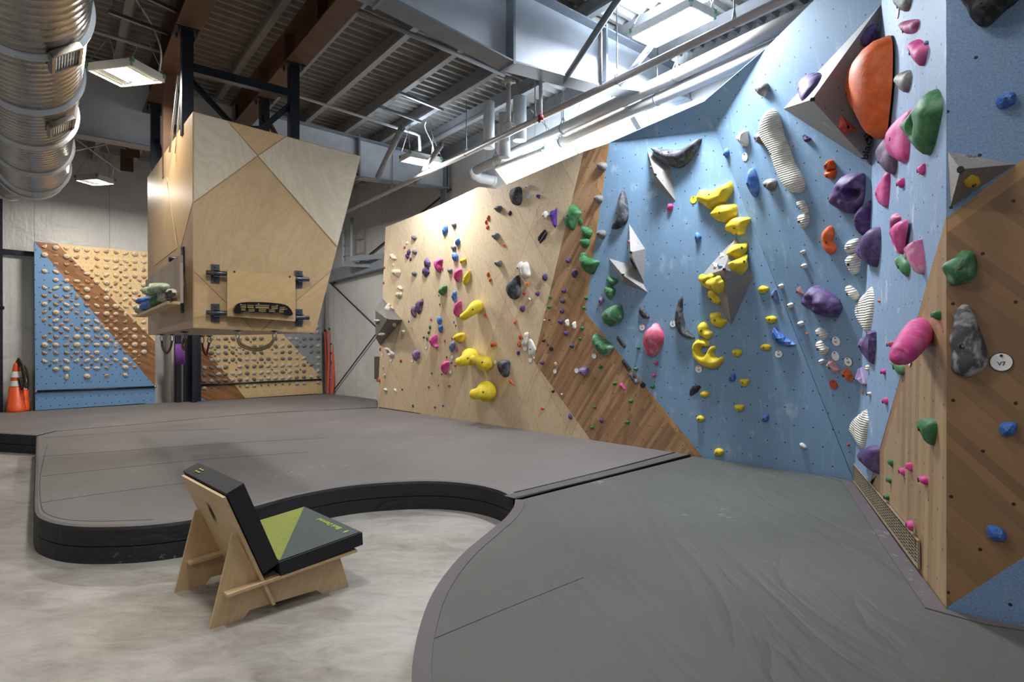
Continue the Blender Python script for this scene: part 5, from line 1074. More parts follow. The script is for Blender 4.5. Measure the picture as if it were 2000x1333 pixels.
h('S', 'P', [900, 400, 950, 320, 1060, 290, 1120, 310, 1145, 380, 1140, 480, 1060, 510, 940, 515, 895, 460], 'wr', .10, 'shell'); h('S', 'P', [1125, 500, 1140, 540, 1110, 780, 1080, 830, 1010, 852, 970, 790, 920, 690, 903, 630, 930, 570, 1030, 520], 'wr', .10, 'wedge'); h('S', 'P', [930, 1020, 970, 1030, 1080, 1110, 1105, 1180, 1080, 1240, 1040, 1258, 980, 1200, 930, 1120, 912, 1060], 'wr', .10, 'shell')
h('S', 'P', [645, 88, 700, 120, 722, 190, 720, 240, 690, 330, 745, 400, 748, 470, 700, 530, 640, 530, 590, 490, 550, 400, 537, 280, 548, 190], 'or_', .09, 'folded', label='orange folded hold with a chalky crease, on the blue overhang'); h('S', 'P', [120, 1085, 180, 1030, 240, 1150, 180, 1190], 'rz', .07, 'scaly block', ang=True)
h('T', 'P', [400, -257, 480, -237, 560, -200, 700, -117, 800, -27, 838, 60, 838, 120, 790, 200, 740, 240, 620, 240, 510, 205, 465, 160, 380, 130, 320, 70, 290, -10, 282, -80, 320, -160], 'pu', .24, 'brain-like', label='huge lumpy purple boulder hold with chalk on top', nz=.22, grid=20)
h('N', 'P', [1210, 670, 1250, 630, 1300, 625, 1345, 645, 1372, 650, 1375, 690, 1340, 720, 1310, 745, 1250, 748, 1215, 720], 'yl', .07, 'pebble'); h('N', 'P', [1320, 1135, 1350, 1105, 1420, 1092, 1480, 1110, 1505, 1145, 1480, 1190, 1420, 1215, 1350, 1200], 'yl', .07, 'pebble'); h('N', 'P', [1485, 680, 1500, 720, 1520, 800, 1540, 890, 1490, 890, 1430, 830, 1408, 780, 1430, 720], 'bg', .09, 'half moon')
h('N', 'P', [612, 135, 640, 112, 680, 150, 600, 200], 'wh', .03, 'chip'); h('N', 'E', (540, 310, 60, 90), 'wh', .05, 'knob'); h('N', 'P', [575, 290, 660, 320, 600, 350], 'bg', .04, 'chip')
h('M', 'P', [800, 1112, 900, 1100, 970, 1080, 1005, 1110, 1005, 1200, 990, 1260, 930, 1310, 880, 1333, 780, 1270, 720, 1270, 708, 1220, 740, 1180], 'yl', .14, 'textured', label='upper textured yellow hold on the right of the diamond volume'); h('N', 'P', [1000, 150, 1008, 200, 1000, 270, 1018, 370, 970, 440, 920, 440, 840, 400, 795, 390, 740, 310, 740, 270, 840, 220, 930, 160], 'yl', .14, 'textured', label='yellow textured hold just below the upper one, right on the diamond volume')
h('N', 'P', [295, 460, 330, 445, 400, 465, 450, 435, 500, 445, 520, 500, 430, 560, 470, 620, 480, 685, 400, 650, 340, 570, 295, 500], 'yl', .09, 'textured', label='left yellow textured hold at the left corner of the diamond volume'); h('N', 'P', [410, 540, 440, 520, 520, 500, 560, 475, 610, 475, 640, 530, 668, 570, 665, 660, 640, 735, 600, 735, 540, 690, 480, 640, 420, 590], 'yl', .12, 'textured', label='yellow textured hold overlapping the left one on the diamond volume', off=.03)
h('N', 'P', [440, 700, 490, 690, 540, 740, 610, 840, 610, 890, 570, 920, 500, 860, 440, 770], 'yl', .08, 'sausage shaped')
h('N', 'P', [470, 1060, 520, 1050, 570, 1038, 620, 1060, 635, 1130, 710, 1160, 715, 1200, 660, 1260, 620, 1285, 560, 1270, 500, 1230, 470, 1160], 'yl', .12, 'lumpy'); h('O', 'P', [270, 150, 300, 100, 345, 73, 400, 90, 430, 150, 435, 200, 490, 230, 493, 290, 430, 345, 370, 325, 290, 260, 270, 200], 'yl', .12, 'lumpy')
h('O', 'P', [330, 335, 400, 350, 440, 400, 435, 445, 390, 458, 340, 450, 305, 500, 320, 560, 360, 585, 400, 570, 440, 500, 480, 450, 530, 450, 543, 490, 515, 560, 540, 620, 590, 635, 630, 612, 670, 620, 672, 670, 640, 720, 600, 760, 530, 800, 440, 795, 350, 760, 250, 680, 200, 600, 192, 500, 200, 420, 260, 350], 'yl', .15, 'hook shaped', label='big yellow curled hold with three prongs on the blue wall', grid=20, nz=.02)
h('O', 'P', [808, 520, 850, 498, 950, 520, 957, 560, 920, 610, 850, 605, 810, 560], 'yl', .07, 'pebble'); h('O', 'P', [1245, 450, 1290, 420, 1370, 425, 1408, 460, 1380, 510, 1300, 515, 1255, 490], 'yl', .07, 'pebble'); h('O', 'P', [920, 965, 980, 962, 1060, 970, 1065, 1010, 1030, 1070, 970, 1078, 925, 1010], 'yl', .07, 'pebble'); h('O', 'E', (377, 1200, 142, 106), 'yl', .07, 'pebble')
h('H', 'P', [778, 460, 865, 458, 868, 490, 840, 518, 800, 515], 'yl', .07, 'pebble'); h('H', 'E', (443, 590, 80, 62), 'yl', .07, 'pebble'); h('H', 'E', (623, 917, 98, 78), 'yl', .07, 'pebble')
h('O', 'P', [820, 872, 850, 890, 855, 960, 820, 1002, 748, 985, 770, 920], 'bl', .08, 'drop shaped'); h('H', 'P', [1090, 545, 1108, 560, 1105, 600, 1080, 622, 1040, 608, 1055, 570], 'bl', .08, 'drop shaped'); h('O', 'P', [1480, 160, 1560, 250, 1790, 415, 1750, 440, 1650, 450, 1530, 420, 1450, 350, 1437, 290, 1450, 200], 'bl', .14, 'wedge', label='blue wedge hold with a chalked top edge on the blue wall', tilt=(0, .5))
h('H', 'P', [1410, 835, 1440, 828, 1478, 865, 1470, 885, 1430, 870], 'wh', .06, 'knob'); h('H', 'E', (1887, 846, 26, 24), 'rd', .04, 'cube'); h('O', 'P', [1945, 235, 1985, 260, 1965, 272], 'or_', .04, 'chip')
h('T', 'P', [450, 430, 480, 405, 560, 430, 610, 490, 610, 540, 570, 588, 530, 580, 480, 510, 450, 470], 'wr', .10, 'shell'); h('T', 'P', [450, 640, 480, 605, 520, 620, 570, 680, 630, 715, 620, 770, 570, 840, 520, 825, 500, 760, 460, 700], 'wr', .10, 'shell')
h('T', 'P', [670, 900, 720, 930, 800, 1060, 770, 1130, 720, 1110, 610, 975, 640, 940], 'rz', .09, 'scaly block', ang=True, tilt=(0, .4)); h('T', 'P', [905, 1032, 935, 1040, 1000, 1130, 1005, 1230, 930, 1230, 890, 1160, 835, 1090], 'or_', .09, 'scaly block', ang=True); h('T', 'P', [1160, 1020, 1185, 1050, 1225, 1250, 1210, 1305, 1150, 1290, 1050, 1180, 1030, 1120], 'lp', .10, 'triangular', plane=PS, zone='pillar side')
h('T', 'P', [1330, 440, 1370, 470, 1375, 600, 1360, 760, 1325, 972, 1230, 860, 1120, 680, 1112, 620, 1180, 540], 'pu', .15, 'triangular', ang=True, plane=PS, zone='pillar side'); h('T', 'P', [1220, 985, 1250, 990, 1265, 1040, 1250, 1098, 1215, 1050], 'wr', .06, 'knob')
h('T', 'P', [1560, 650, 1600, 618, 1643, 620, 1645, 680, 1625, 715, 1590, 695], 'ro', .07, 'knob'); h('T', 'P', [1460, 1070, 1500, 1045, 1520, 1080, 1515, 1120, 1498, 1138, 1462, 1110], 'pk', .06, 'knob'); h('S', 'E', (1420, 1265, 32, 56), 'or_', .04, 'chip')
h('T', 'P', [1300, -238, 1335, -100, 1330, 100, 1300, 300, 1245, 498, 1170, 400, 1100, 270, 1065, 150, 1070, 50, 1150, -80, 1240, -170], 'wr', .10, 'feather shaped', label='tall white feather-shaped hold in the corner, upper of two', plane=PS, zone='pillar side', grid=16, tilt=(-.3, 0))
horn('Y', [(66, 778, .25, .018), (78, 768, .24, .046), (130, 725, .21, .064), (200, 640, .15, .074), (270, 545, .09, .08), (315, 490, .02, .085), (325, 480, -.01, .08)], 'tongue shaped', 'big pink bulging hold sticking out of the wooden pillar side', 'pk'); h('Y', 'P', [5, 780, 60, 810, 130, 830, 150, 900, 145, 950, 120, 965, 60, 900, 15, 830], 'gc', .06, 'leaf shaped', off=.0)
h('Y', 'P', [500, 262, 540, 265, 545, 320, 525, 368, 470, 330, 457, 300, 490, 270], 'gn', .06, 'knob')
h('U', 'P', [345, 333, 365, 400, 378, 480, 365, 600, 335, 740, 305, 862, 240, 780, 190, 680, 160, 570, 180, 490, 230, 420], 'wr', .10, 'feather shaped', label='lower white feather-shaped hold, near the mat', plane=PS, zone='pillar side', grid=16, tilt=(-.3, 0)); h('U', 'P', [480, 795, 515, 850, 520, 960, 515, 1120, 500, 1175, 430, 1130, 350, 1080, 300, 990, 290, 940, 320, 860, 400, 810], 'pu', .16, 'lumpy', nz=.16)
h('U', 'E', (300, 113, 22, 46), 'or_', .04, 'chip'); h('U', 'E', (388, 132, 46, 52), 'wh', .06, 'knob'); h('U', 'P', [565, 205, 620, 178, 632, 250, 620, 275, 590, 250], 'pk', .05, 'knob'); h('U', 'P', [1075, 455, 1130, 442, 1200, 455, 1260, 500, 1275, 590, 1255, 700, 1205, 803, 1160, 730, 1100, 620, 1065, 530], 'gn', .10, 'teardrop')
for p, c_ in (([645, 990, 680, 975, 698, 1030, 685, 1085, 655, 1050], 'gn'), ([870, 1040, 935, 1030, 945, 1140, 910, 1110], 'pk'), ([785, 1105, 825, 1095, 848, 1150, 838, 1200, 800, 1160], 'pk'), ([625, 1230, 655, 1212, 675, 1260, 660, 1298, 630, 1275], 'gn'), ([1048, 1210, 1110, 1200, 1150, 1250, 1140, 1320, 1090, 1290], 'pk')): h('U', 'P', p, c_, .06, 'knob')
h('Z', 'E', (355, 275, 30, 46), 'gn', .05, 'knob'); h('Z', 'P', [505, 450, 530, 450, 548, 490, 540, 530, 515, 505], 'pk', .05, 'knob', off=.02)
h('Z', 'P', [1095, 490, 1120, 480, 1200, 500, 1235, 540, 1240, 590, 1180, 600, 1110, 575, 1095, 540], 'bl', .06, 'angular'); h('F', 'P', [1951, 832, 1964, 825, 1985, 826, 1985, 843, 1974, 852, 1955, 850], 'bl', .06, 'angular')
h('Q', 'P', [1480, -90, 2000, -90, 1950, 10, 1860, 80, 1770, 170, 1710, 212, 1660, 208, 1620, 180, 1580, 130, 1550, 60, 1510, 0], 'bk', .16, 'boulder shaped', label='large black hold hanging at the top of the pillar front'); h('W', 'P', [1530, 270, 1600, 220, 1700, 180, 1820, 170, 1830, 300, 1800, 350, 1700, 400, 1610, 420, 1540, 380], 'bl', .07, 'angular')
h('X', 'P', [700, 185, 790, 108, 860, 140, 878, 180, 840, 235, 730, 240, 718, 210], 'ye', .05, 'chip', ang=True); h('X', 'P', [680, 908, 780, 910, 830, 950, 847, 1050, 840, 1150, 800, 1220, 700, 1250, 570, 1270, 520, 1180, 478, 1090, 500, 1040, 580, 990], 'gc', .10, 'boulder shaped', label='large chalky green hold on the wooden pillar front', plane=PT, zone='pillar front')
h('Y', 'P', [760, 195, 840, 200, 900, 270, 940, 400, 1020, 600, 1055, 750, 1050, 840, 1000, 910, 900, 965, 800, 980, 700, 950, 655, 900, 645, 830, 650, 680, 630, 580, 670, 440, 680, 280], 'ck', .10, 'paddle shaped', label='long black and white chalked paddle hold beside the V7 tag', grid=16)
label_holds()
# ---- tags
T = rtag
T('C', 898, 230, 36, 64, label='small round white tag left of a pink curled hold on the birch wall'); T('C', 212, 338, 26, 60, label='round white tag nearest the left edge of the birch wall'); T('C', 347, 432, 26, 60, label='round white tag under the white hook hold')
T('C', 675, 440, 32, 64, label='round white tag left of the chalky purple boulder on the birch wall'); T('C', 1303, 377, 42, 78, label='round white tag left of the joined yellow horns, upper one'); T('C', 1277, 613, 38, 72, label='round white tag under the lower pink curled hold')
T('C', 1879, 557, 44, 76, label='round white tag touching the right yellow horn'); T('C', 1971, 460, 48, 84, label='round white tag left of the dark egg hold'); T('D', 740, 345, 58, 94, face_='ccd6e8', rim='b8c4da', label='blank pale blue disc beside the highest dark egg hold'); T('G', 684, 245, 54, 86, face_='dcdcdc', rim='c8c8c8', label='blank round tag under the white bone-shaped hold'); T('G', 764, 427, 58, 88, label='round white tag below the white slab hold')
T('G', 1148, 603, 60, 84, label='round white tag under the salmon hold on the brown band'); T('G', 1485, 592, 66, 92, label='round white tag left of the chalky purple rock on the brown band'); T('G', 1760, 365, 72, 96, label='round white tag below the green scoop on the brown band')
T('I', 1428, 665, 76, 92, 'V5', rim='b23a55', label='red-rimmed white tag left of the rose oval hold'); T('I', 1828, 620, 84, 96, 'V5', label='black-rimmed white tag beside the thin dark crescent'); T('O', 275, 812, 105, 120, 'V8', rim='c8b030', label='yellow-rimmed white tag reading V8'); T('M', 195, 402, 108, 124, face_='e0c83a', rim='c8b030', label='blank yellow disc beside the topmost yellow hold')
T('P', 367, 845, 72, 116, face_='e4e2e0', rim='d0d0d0', label='blank white disc below the white rock hold high on the blue overhang'); T('O', 1524, 573, 130, 130, 'V6', rim='2b477f', label='blue-rimmed white tag reading V6'); T('T', 741, 615, 124, 150, 'V2', rim='d8d8d8', label='white tag reading V2'); T('T', 731, 846, 122, 150, face_='dedede', rim='d0d0d0', label='blank white disc between the V2 and V9 tags')
T('T', 932, 932, 124, 150, 'V9', rim='7c3420', label='brown-rimmed white tag reading V9'); T('T', 700, 1290, 116, 150, face_='a53a22', rim='a53a22', label='blank brick red disc below the salmon blocks'); T('Y', 205, 815, 50, 110, rim='7a2040', label='narrow side-on white tag under the big pink bulging hold'); T('Y', 1197, 820, 270, 212, 'V7', label='large white tag reading V7 on the wooden pillar'); T('Q', 1013, 92, 22, 108, face_='c97890', rim='c97890', label='blank pink disc seen edge-on near the top of the pillar side')
# ------------------------------------------------------------ training boards with rows of wooden and stone holds
def board(name, zones, mats, label, rail_pts):
    root = thing(name, PB.hit(*zones[0][0][0], .0), label, 'training board', 'upright training boards')
    m = MB()
    for poly, mi, off in zones: m.prism([PB.hit(x, y, .12+off) for x, y in poly], -PB.n*(.12+off), mi, PB)
    m.build('panel', mats, root)
    m = MB(); m.tube([PB.hit(*p, .15) for p in rail_pts], .022, 8); m.build('rail', M['black_steel'], root)
    for p in rail_pts: m = MB(); q = PB.hit(*p, .15); m.tube([q-PB.u*.02, q+PB.u*.02], .03, 8); m.build('end_cap', M['galv'], root)
    return root
PO = Plane(PB.o+PB.n*.12, PB.o+PB.n*.12+PB.u, PB.o+PB.n*.12+PB.v)
board('training_board', [([(67, 472), (69, 802), (303, 787), (303, 756)], 0, 0), ([(67, 472), (303, 756), (303, 668), (112, 476.5)], 1, 0), ([(112, 476.5), (303, 668), (303, 500), (290, 493)], 2, 0)],
      [M['blue_board'], M['plank_b'], M['birch_board']], 'left training board painted blue, brown and birch, covered in small wooden holds', [(70, 765), (303, 756)])
board('training_board', [([(382, 772), (382, 784), (404, 783)], 0, .0), ([(382, 640), (382, 772), (404, 783), (479, 778), (382, 657)], 1, 0), ([(382, 640), (382, 657), (479, 778), (630, 768.5), (628, 738), (542, 640)], 2, 0), ([(542, 640), (628, 738), (628, 560), (600, 560)], 3, 0)],
      [M['blue_board'], M['plank_b'], M['birch_board'], M['grey_board']], 'right training board of birch, brown and grey, below the hanging tower', [(383, 753), (629, 741.5)])
def simple_hold(name, poly, H, mat, seed=0):
    poly = [(a*.80, b*.80) for a, b in poly]; H *= .7
    vs, fs, hf = inflate(smooth(poly, 2) if len(poly) > 6 else poly, H, (0, .1), .05, seed, 6)
    n_ = len(vs); z0 = hf(0, 0)+.002; vs += [(.0085*math.cos(k*math.pi/3), .0085*math.sin(k*math.pi/3), z0) for k in range(6)]; nf = len(fs); fs = list(fs)+[tuple(range(n_, n_+6))]
    me = bpy.data.meshes.new(name); me.from_pydata(vs, [], fs); me.materials.append(mat); me.materials.append(M['ink']); me.polygons[nf].material_index = 1; me.polygons.foreach_set('use_smooth', [True]*len(me.polygons)); me.update(); return me
def ell(w_, h_, n=12): return [(w_/2*math.cos(2*math.pi*k/n), h_/2*math.sin(2*math.pi*k/n)) for k in range(n)]
def wood(name, c): 
    n = NT(name); co_ = n.coord(); c = srgb(c); n.col(n.ramp(n.noise(n.mapping(co_, (6, 40, 6)), 2, 3), [(.3, tuple(x*.8 for x in c[:3])+(1,)), (.7, c)])); n.set(.5)
    # dark bolt hole in the middle
    return n.mat
Wp, Wm, Wd = wood('pale_wood_hold', 'cdbb9e'), wood('tan_wood_hold', 'a98a68'), wood('dark_wood_hold', '7d5c42')
ovl = lambda w_, h_: ell(w_, h_)
half = lambda w_, h_: [(-w_/2, h_*.35), (-w_/4, h_*.4), (w_/4, h_*.4), (w_/2, h_*.35), (w_*.36, -h_*.2), (w_*.15, -h_*.5), (-w_*.15, -h_*.5), (-w_*.36, -h_*.2)]
rect = lambda w_, h_: [(-w_/2, -h_/2), (w_/2, -h_/2), (w_/2, h_/2), (-w_/2, h_/2)]
KM = {'round': [simple_hold('h', ovl(.135, .11), .06, Wp, 1), simple_hold('h', ovl(.16, .14), .075, Wp, 2)], 'pill': [simple_hold('h', ovl(.16, .09), .05, Wp, 3)], 'half moon': [simple_hold('h', half(.14, .09), .045, Wm, 4), simple_hold('h', half(.14, .09), .045, Wp, 5)], 'small half moon': [simple_hold('h', half(.09, .06), .035, Wd, 6), simple_hold('h', half(.09, .06), .035, Wm, 7)], 'block': [simple_hold('h', rect(.11, .075), .04, Wm, 8)]}
st_g = {}
rnd = random.Random(11)
OR_ = ['first', 'second', 'third', 'fourth', 'fifth', 'sixth', 'seventh', 'eighth', 'ninth', 'tenth', 'eleventh', 'twelfth', 'thirteenth', 'fourteenth', 'fifteenth', 'sixteenth', 'seventeenth', 'eighteenth']
def put(me, p, spin, label, group):
    o = bpy.data.objects.new('wooden_hold' if 'wooden' in group or 'left' in group else 'stone_hold', me); C.objects.link(o); mt = PO.rot().to_4x4() @ Matrix.Rotation(spin, 4, 'Z'); mt.translation = p; o.matrix_world = mt; tag(o, label, 'climbing hold', group); return o
# grid of the left board in plane units
u0, v0 = PO.uv(PO.hit(87, 482)); u1, _ = PO.uv(PO.hit(281, 500)); _, vL = PO.uv(PO.hit(87, 738)); du_ = (u1-u0)/10; dv = (v0-vL)/16
pl_ = [87, 109, 130, 150, 170, 189, 208, 226, 245, 263, 281]
us = [PO.uv(PO.hit(x, 600))[0] for x in pl_]
rows = {16: (2, 4, 6, 8), 15: (1, 2, 4, 5, 6, 8, 9), 14: (0, 1, 2, 3, 4, 5, 6, 7, 8, 9)}
for r in range(17):
    cols = rows.get(r, range(11)); k = 0
    for c_ in cols:
        if r < 14 and rnd.random() < .06: continue
        k += 1; kind = rnd.choice(['round', 'half moon', 'half moon', 'half moon', 'pill', 'round', 'block']) ; 
        if r in (0, 4, 7, 10, 12): kind = rnd.choice(['round', 'round', 'pill', 'half moon'])
        me = rnd.choice(KM[kind]); spin = rnd.choice([0, 0, .6, -.6, .5, -.5, 1.4]) if kind != 'round' else rnd.uniform(-.4, .4)
        p = PO.at(us[c_], v0-dv*r, 0)
        put(me, p, spin, '%s wooden hold on the left training board, %s row from top, %s from left' % (kind, OR_[r], OR_[k-1]), 'wooden holds on the left training board')
for r in range(15):
    k = 0
    for c_ in range(10):
        if r < 1 or (r < 3 and c_ < 2) or rnd.random() < .38: continue
        k += 1; kind = rnd.choice(['small half moon', 'small half moon', 'small half moon', 'block']); me = rnd.choice(KM[kind])
        p = PO.at((us[c_]+us[c_+1])/2, v0-dv*(r+.5), 0)
        put(me, p, rnd.choice([0, .5, -.5, 1.57, .78]), 'little %s wooden foothold on the left board, %s in-between row, %s from left' % (kind.replace('small ', ''), OR_[r], OR_[k-1]), 'small footholds on the left training board')
# right board: stone-coloured resin holds
SG, SD = mt_plain('stone_hold', 'a9a59e', .6, 0, .12, 20), mt_plain('dark_stone_hold', '6f6b66', .6, 0, .12, 20)
def rocky(w_, h_, s): rn = random.Random(s); return [(x*(1+rn.uniform(-.2, .2)), y*(1+rn.uniform(-.2, .2))) for x, y in ell(w_, h_, 8)]
RM = [simple_hold('h', rocky(.15, .12, s), .06, SG if s % 2 else SD, s) for s in range(1, 7)]; RS = [simple_hold('h', rocky(.07, .06, s), .03, SD, s) for s in (8, 9)]
ys0 = [(500, 662), (500, 677), (500, 689), (500, 702), (500, 716), (500, 729), (500, 741), (500, 754)]
for r, (x, y) in enumerate(ys0):
    v_ = PO.uv(PO.hit(x, y))[1]; k = 0
    for c_ in range(17):
        px = 399+13.9*c_-c_*c_*.0
        if px > 622: break
        if r < 4 and px < 412-r*4+0: continue
        if rnd.random() < .05: continue
        k += 1; u_ = PO.uv(PO.hit(px, y))[0]
        o = put(rnd.choice(RM) if r < 7 else rnd.choice(RS+RM[:1]), PO.at(u_, v_, 0), rnd.uniform(-.6, .6), 'pale stone-like hold on the right training board, %s row from top, %s from left' % (OR_[r], OR_[k-1]), 'stone-like holds on the right training board')
for r, y in enumerate((650, 640)):
    for k, px in enumerate((596, 608, 620)):
        if px < 600+r*14: continue
        p = PO.hit(px, y-1); put(RM[k % 6], PO.at(*PO.uv(p), 0), .3*k, 'grey hold peeking out right of the tower on the grey board, %s of column %s' % (('lower', 'upper')[r], ('one', 'two', 'three')[k]), 'stone-like holds on the right training board')
for r in range(6):
    k = 0
    for c_ in range(15):
        if rnd.random() < .6: continue
        px = 406+13.9*c_; k += 1
        if px > 620: continue
        p = PO.hit(px, ys0[r][1]+6.5); put(rnd.choice(RS), PO.at(*PO.uv(p), 0), rnd.uniform(-.6, .6), 'tiny stone foothold on the right board, %s in-between row, %s from left' % (OR_[r], OR_[k-1]), 'tiny footholds on the right training board')
# ------------------------------------------------------------ hangboards
# black hangboard on the front panel
hp = [topx('F', *p) for p in ((455, 604), (462, 594), (478, 591), (511, 591), (545, 594), (560, 599), (569, 612), (566, 617), (556, 616), (545, 611), (528, 613), (512, 610), (494, 611), (480, 608), (466, 613), (456, 612))]
HP = Plane(PTF.hit(511, 600, .12), PTF.hit(560, 600, .12), PTF.hit(511, 610, .12))
o3 = HP.hit(511, 602); rel = [((HP.hit(*p)-o3).dot(HP.u), (HP.hit(*p)-o3).dot(HP.v)) for p in hp]
hbo = thing('hangboard', o3, 'black resin hangboard with finger pockets on the front panel', 'hangboard')
m = MB(); rs = smooth(rel, 2); M['gloss'] = mt_plain('glossy_black', '121214', .22, 0, .02, 5); m.prism([HP.at(0, 0)+HP.u*a+HP.v*b+(o3-HP.o)+HP.n*.055 for a, b in rs], -HP.n*.055)
bo = m.build('body', M['gloss'], hbo); bb = bo.modifiers.new('b', 'BEVEL'); bb.width = .008; bb.segments = 2; bb.limit_method = 'ANGLE'
pkb = mt_plain('pocket_liner', '8a7350', .5)
for i, (px, py, w_, h_) in enumerate(((475, 598.5, 10, 4.4), (489, 599, 12, 4.6), (512, 599.5, 26, 5.5), (536, 601, 12, 4.6), (551, 603, 10, 4.4), (491, 606.3, 11, 3.6), (512, 606.5, 13, 3.6), (531, 607.5, 11, 3.6), (475, 605, 8, 3), (549, 609, 8, 3))):
    c = HP.hit(px, py, .0555); s_ = (HP.hit(px+1, py, .0555)-c).length; m = MB(); m.box(c+HP.n*.001, HP.u, HP.v, HP.n, w_*s_, h_*s_, .004)
    for s in (-1, 1): m.box(c+HP.v*s*h_*s_*.5+HP.n*.006, HP.u, HP.v, HP.n, w_*s_*1.05, .008, .016)
    m.build('finger_pocket', pkb, hbo)
for px, py in ((470, 595), (505, 594), (541, 597), (559, 604)): m = MB(); c = HP.hit(px, py, .056); m.tube([c, c+HP.n*.004], .008, 8); m.build('screw', M['rod'], hbo)
# side panel on the left face, with its own holds
S0 = PTL.hit(350, 560, 0); out = PTL.n
sidepl = [PTL.hit(x, y, .14) for x, y in ((351, 498), (352, 592), (286, 618), (284, 548))]
M['grey_ply'] = mt_plank('grey_plank', R(90), '7d6d5c', 'a09080', .16, 0)
sp_ = thing('hangboard_rig', sidepl[0], 'narrow plank panel on the left tower face holding green and grey training grips', 'training panel')
PSP = Plane(*sidepl[:3]); m = MB(); m.prism(sidepl, -PSP.n*.03, 0, PSP); m.build('panel', [M['grey_ply']], sp_)
m = MB(); a, b = PSP.hit(352, 592, 0), PSP.hit(286, 618, 0); m.box((a+b)/2+PSP.n*.06, (b-a), PSP.n, PSP.v, (b-a).length, .12, .03); m.build('shelf_edge', M['birch_mid'], sp_)
for px, py in ((359, 509), (358, 586)):
    m = MB(); p = PTL.hit(px, py, 0); m.tube([p, p+out*.15], .028, 12); m.box(p+out*.01, PTL.u, PTL.v, out, .10, .3, .02); m.build('bracket', M['black_steel'], sp_)
def onside(pts, H, mat, nm, label, cat='training grip', facet=False, seed=1, parts=None):
    c = PSP.hit(sum(p[0] for p in pts)/len(pts), sum(p[1] for p in pts)/len(pts)); rel = [((PSP.hit(*p)-c).dot(PSP.u), (PSP.hit(*p)-c).dot(PSP.v)) for p in pts]
    vs, fs, hf = inflate(smooth(rel, 2), H, (0, 0), .05, seed, 10); me = bpy.data.meshes.new(nm); me.from_pydata(vs, [], fs); me.materials.append(mat); me.polygons.foreach_set('use_smooth', [True]*len(me.polygons)); me.update()
    o = bpy.data.objects.new(nm, me); C.objects.link(o); mt = PSP.rot().to_4x4(); mt.translation = c; o.matrix_world = mt; tag(o, label, cat, 'grips on the side panel'); return o
M['lgreen'] = mt_hold('pale_green_grip', '94a683', .5); M['greyg'] = mt_plain('grey_grip', '97917f', .5, 0, .1)
onside([(301, 556), (316, 553), (330, 556), (332, 566), (322, 575), (305, 575)], .14, M['lgreen'], 'training_grip', 'right pale green ball grip on the side panel')
onside([(292, 563), (300, 560), (306, 566), (305, 577), (294, 577)], .12, M['lgreen'], 'training_grip', 'left pale green ball grip on the side panel', seed=2)
onside([(303, 580), (320, 578), (322, 590), (312, 597), (303, 600)], .08, M['h_gn'], 'training_grip', 'dark green lower grip below the pale green balls', seed=3)
g = onside([(318, 570), (337, 564), (345, 570), (344, 585), (330, 594), (320, 592), (315, 582)], .09, M['greyg'], 'training_grip', 'grey pocketed board grip right of the green balls', seed=4)
for i, (px, py) in enumerate(((325, 574), (332, 571), (326, 581), (333, 579), (339, 576), (327, 588), (334, 586))):
    m = MB(); c = PSP.hit(px, py, .085); m.box(c, PSP.u, PSP.v, PSP.n, .11, .03, .02); o = m.build('finger_pocket', M['ink'], None, origin=c); o.parent = g; o.matrix_world = g.matrix_world @ Matrix.Translation(g.matrix_world.inverted() @ c); o.matrix_parent_inverse = Matrix(); o.location = g.matrix_world.inverted() @ c; o.rotation_euler = (g.matrix_world.inverted().to_3x3()).to_euler()
onside([(274, 588), (282, 582), (290, 580), (292, 590), (287, 594), (276, 594)], .12, M['h_bl'], 'training_grip', 'upper blue faceted grip on the side panel', seed=5)
onside([(286, 594), (300, 584), (302, 600), (296, 606), (288, 608)], .10, M['h_bl'], 'training_grip', 'lower blue faceted grip on the side panel', seed=6)
onside([(268, 600), (276, 597), (284, 606), (284, 616), (276, 614), (269, 606)], .10, M['greyg'], 'training_grip', 'grey stepped grip at the left end of the side panel', seed=7)
# ------------------------------------------------------------ vent grille at the foot of the pillar side
gp = [PS.hit(x, y, .004) for x, y in ((1669, 907), (1797, 1058), (1798, 1112), (1669, 940))]
gr_ = thing('floor_vent_grille', PS.hit(1730, 1020), 'slanted metal mesh grille at the foot of the pillar side', 'vent grille')
M['vent_dark'] = mt_plain('vent_backing', '262422', .7); m = MB(); m.prism(gp, PS.n*.004); m.build('backing', M['vent_dark'], gr_)
M['mesh'] = mt_plain('vent_mesh', 'a08f78', .45, .4)
m = MB()
for i in range(4): a, b = gp[i]+PS.n*.008, gp[(i+1) % 4]+PS.n*.008; m.bar(a, b, .008, .014, PS.n)
m.build('frame', M['mesh'], gr_)
m = MB(); n_ = 34
for i in range(n_):
    f_ = (i+.5)/n_; a = gp[0].lerp(gp[1], f_); b = gp[3].lerp(gp[2], f_); m.bar(a+PS.n*.007, b+PS.n*.007, .010, .004, PS.n)
for j in range(8):
    f_ = (j+.5)/8; a = gp[0].lerp(gp[3], f_); b = gp[1].lerp(gp[2], f_); m.bar(a+PS.n*.006, b+PS.n*.006, .005, .005, PS.n)
m.build('mesh', M['mesh'], gr_)
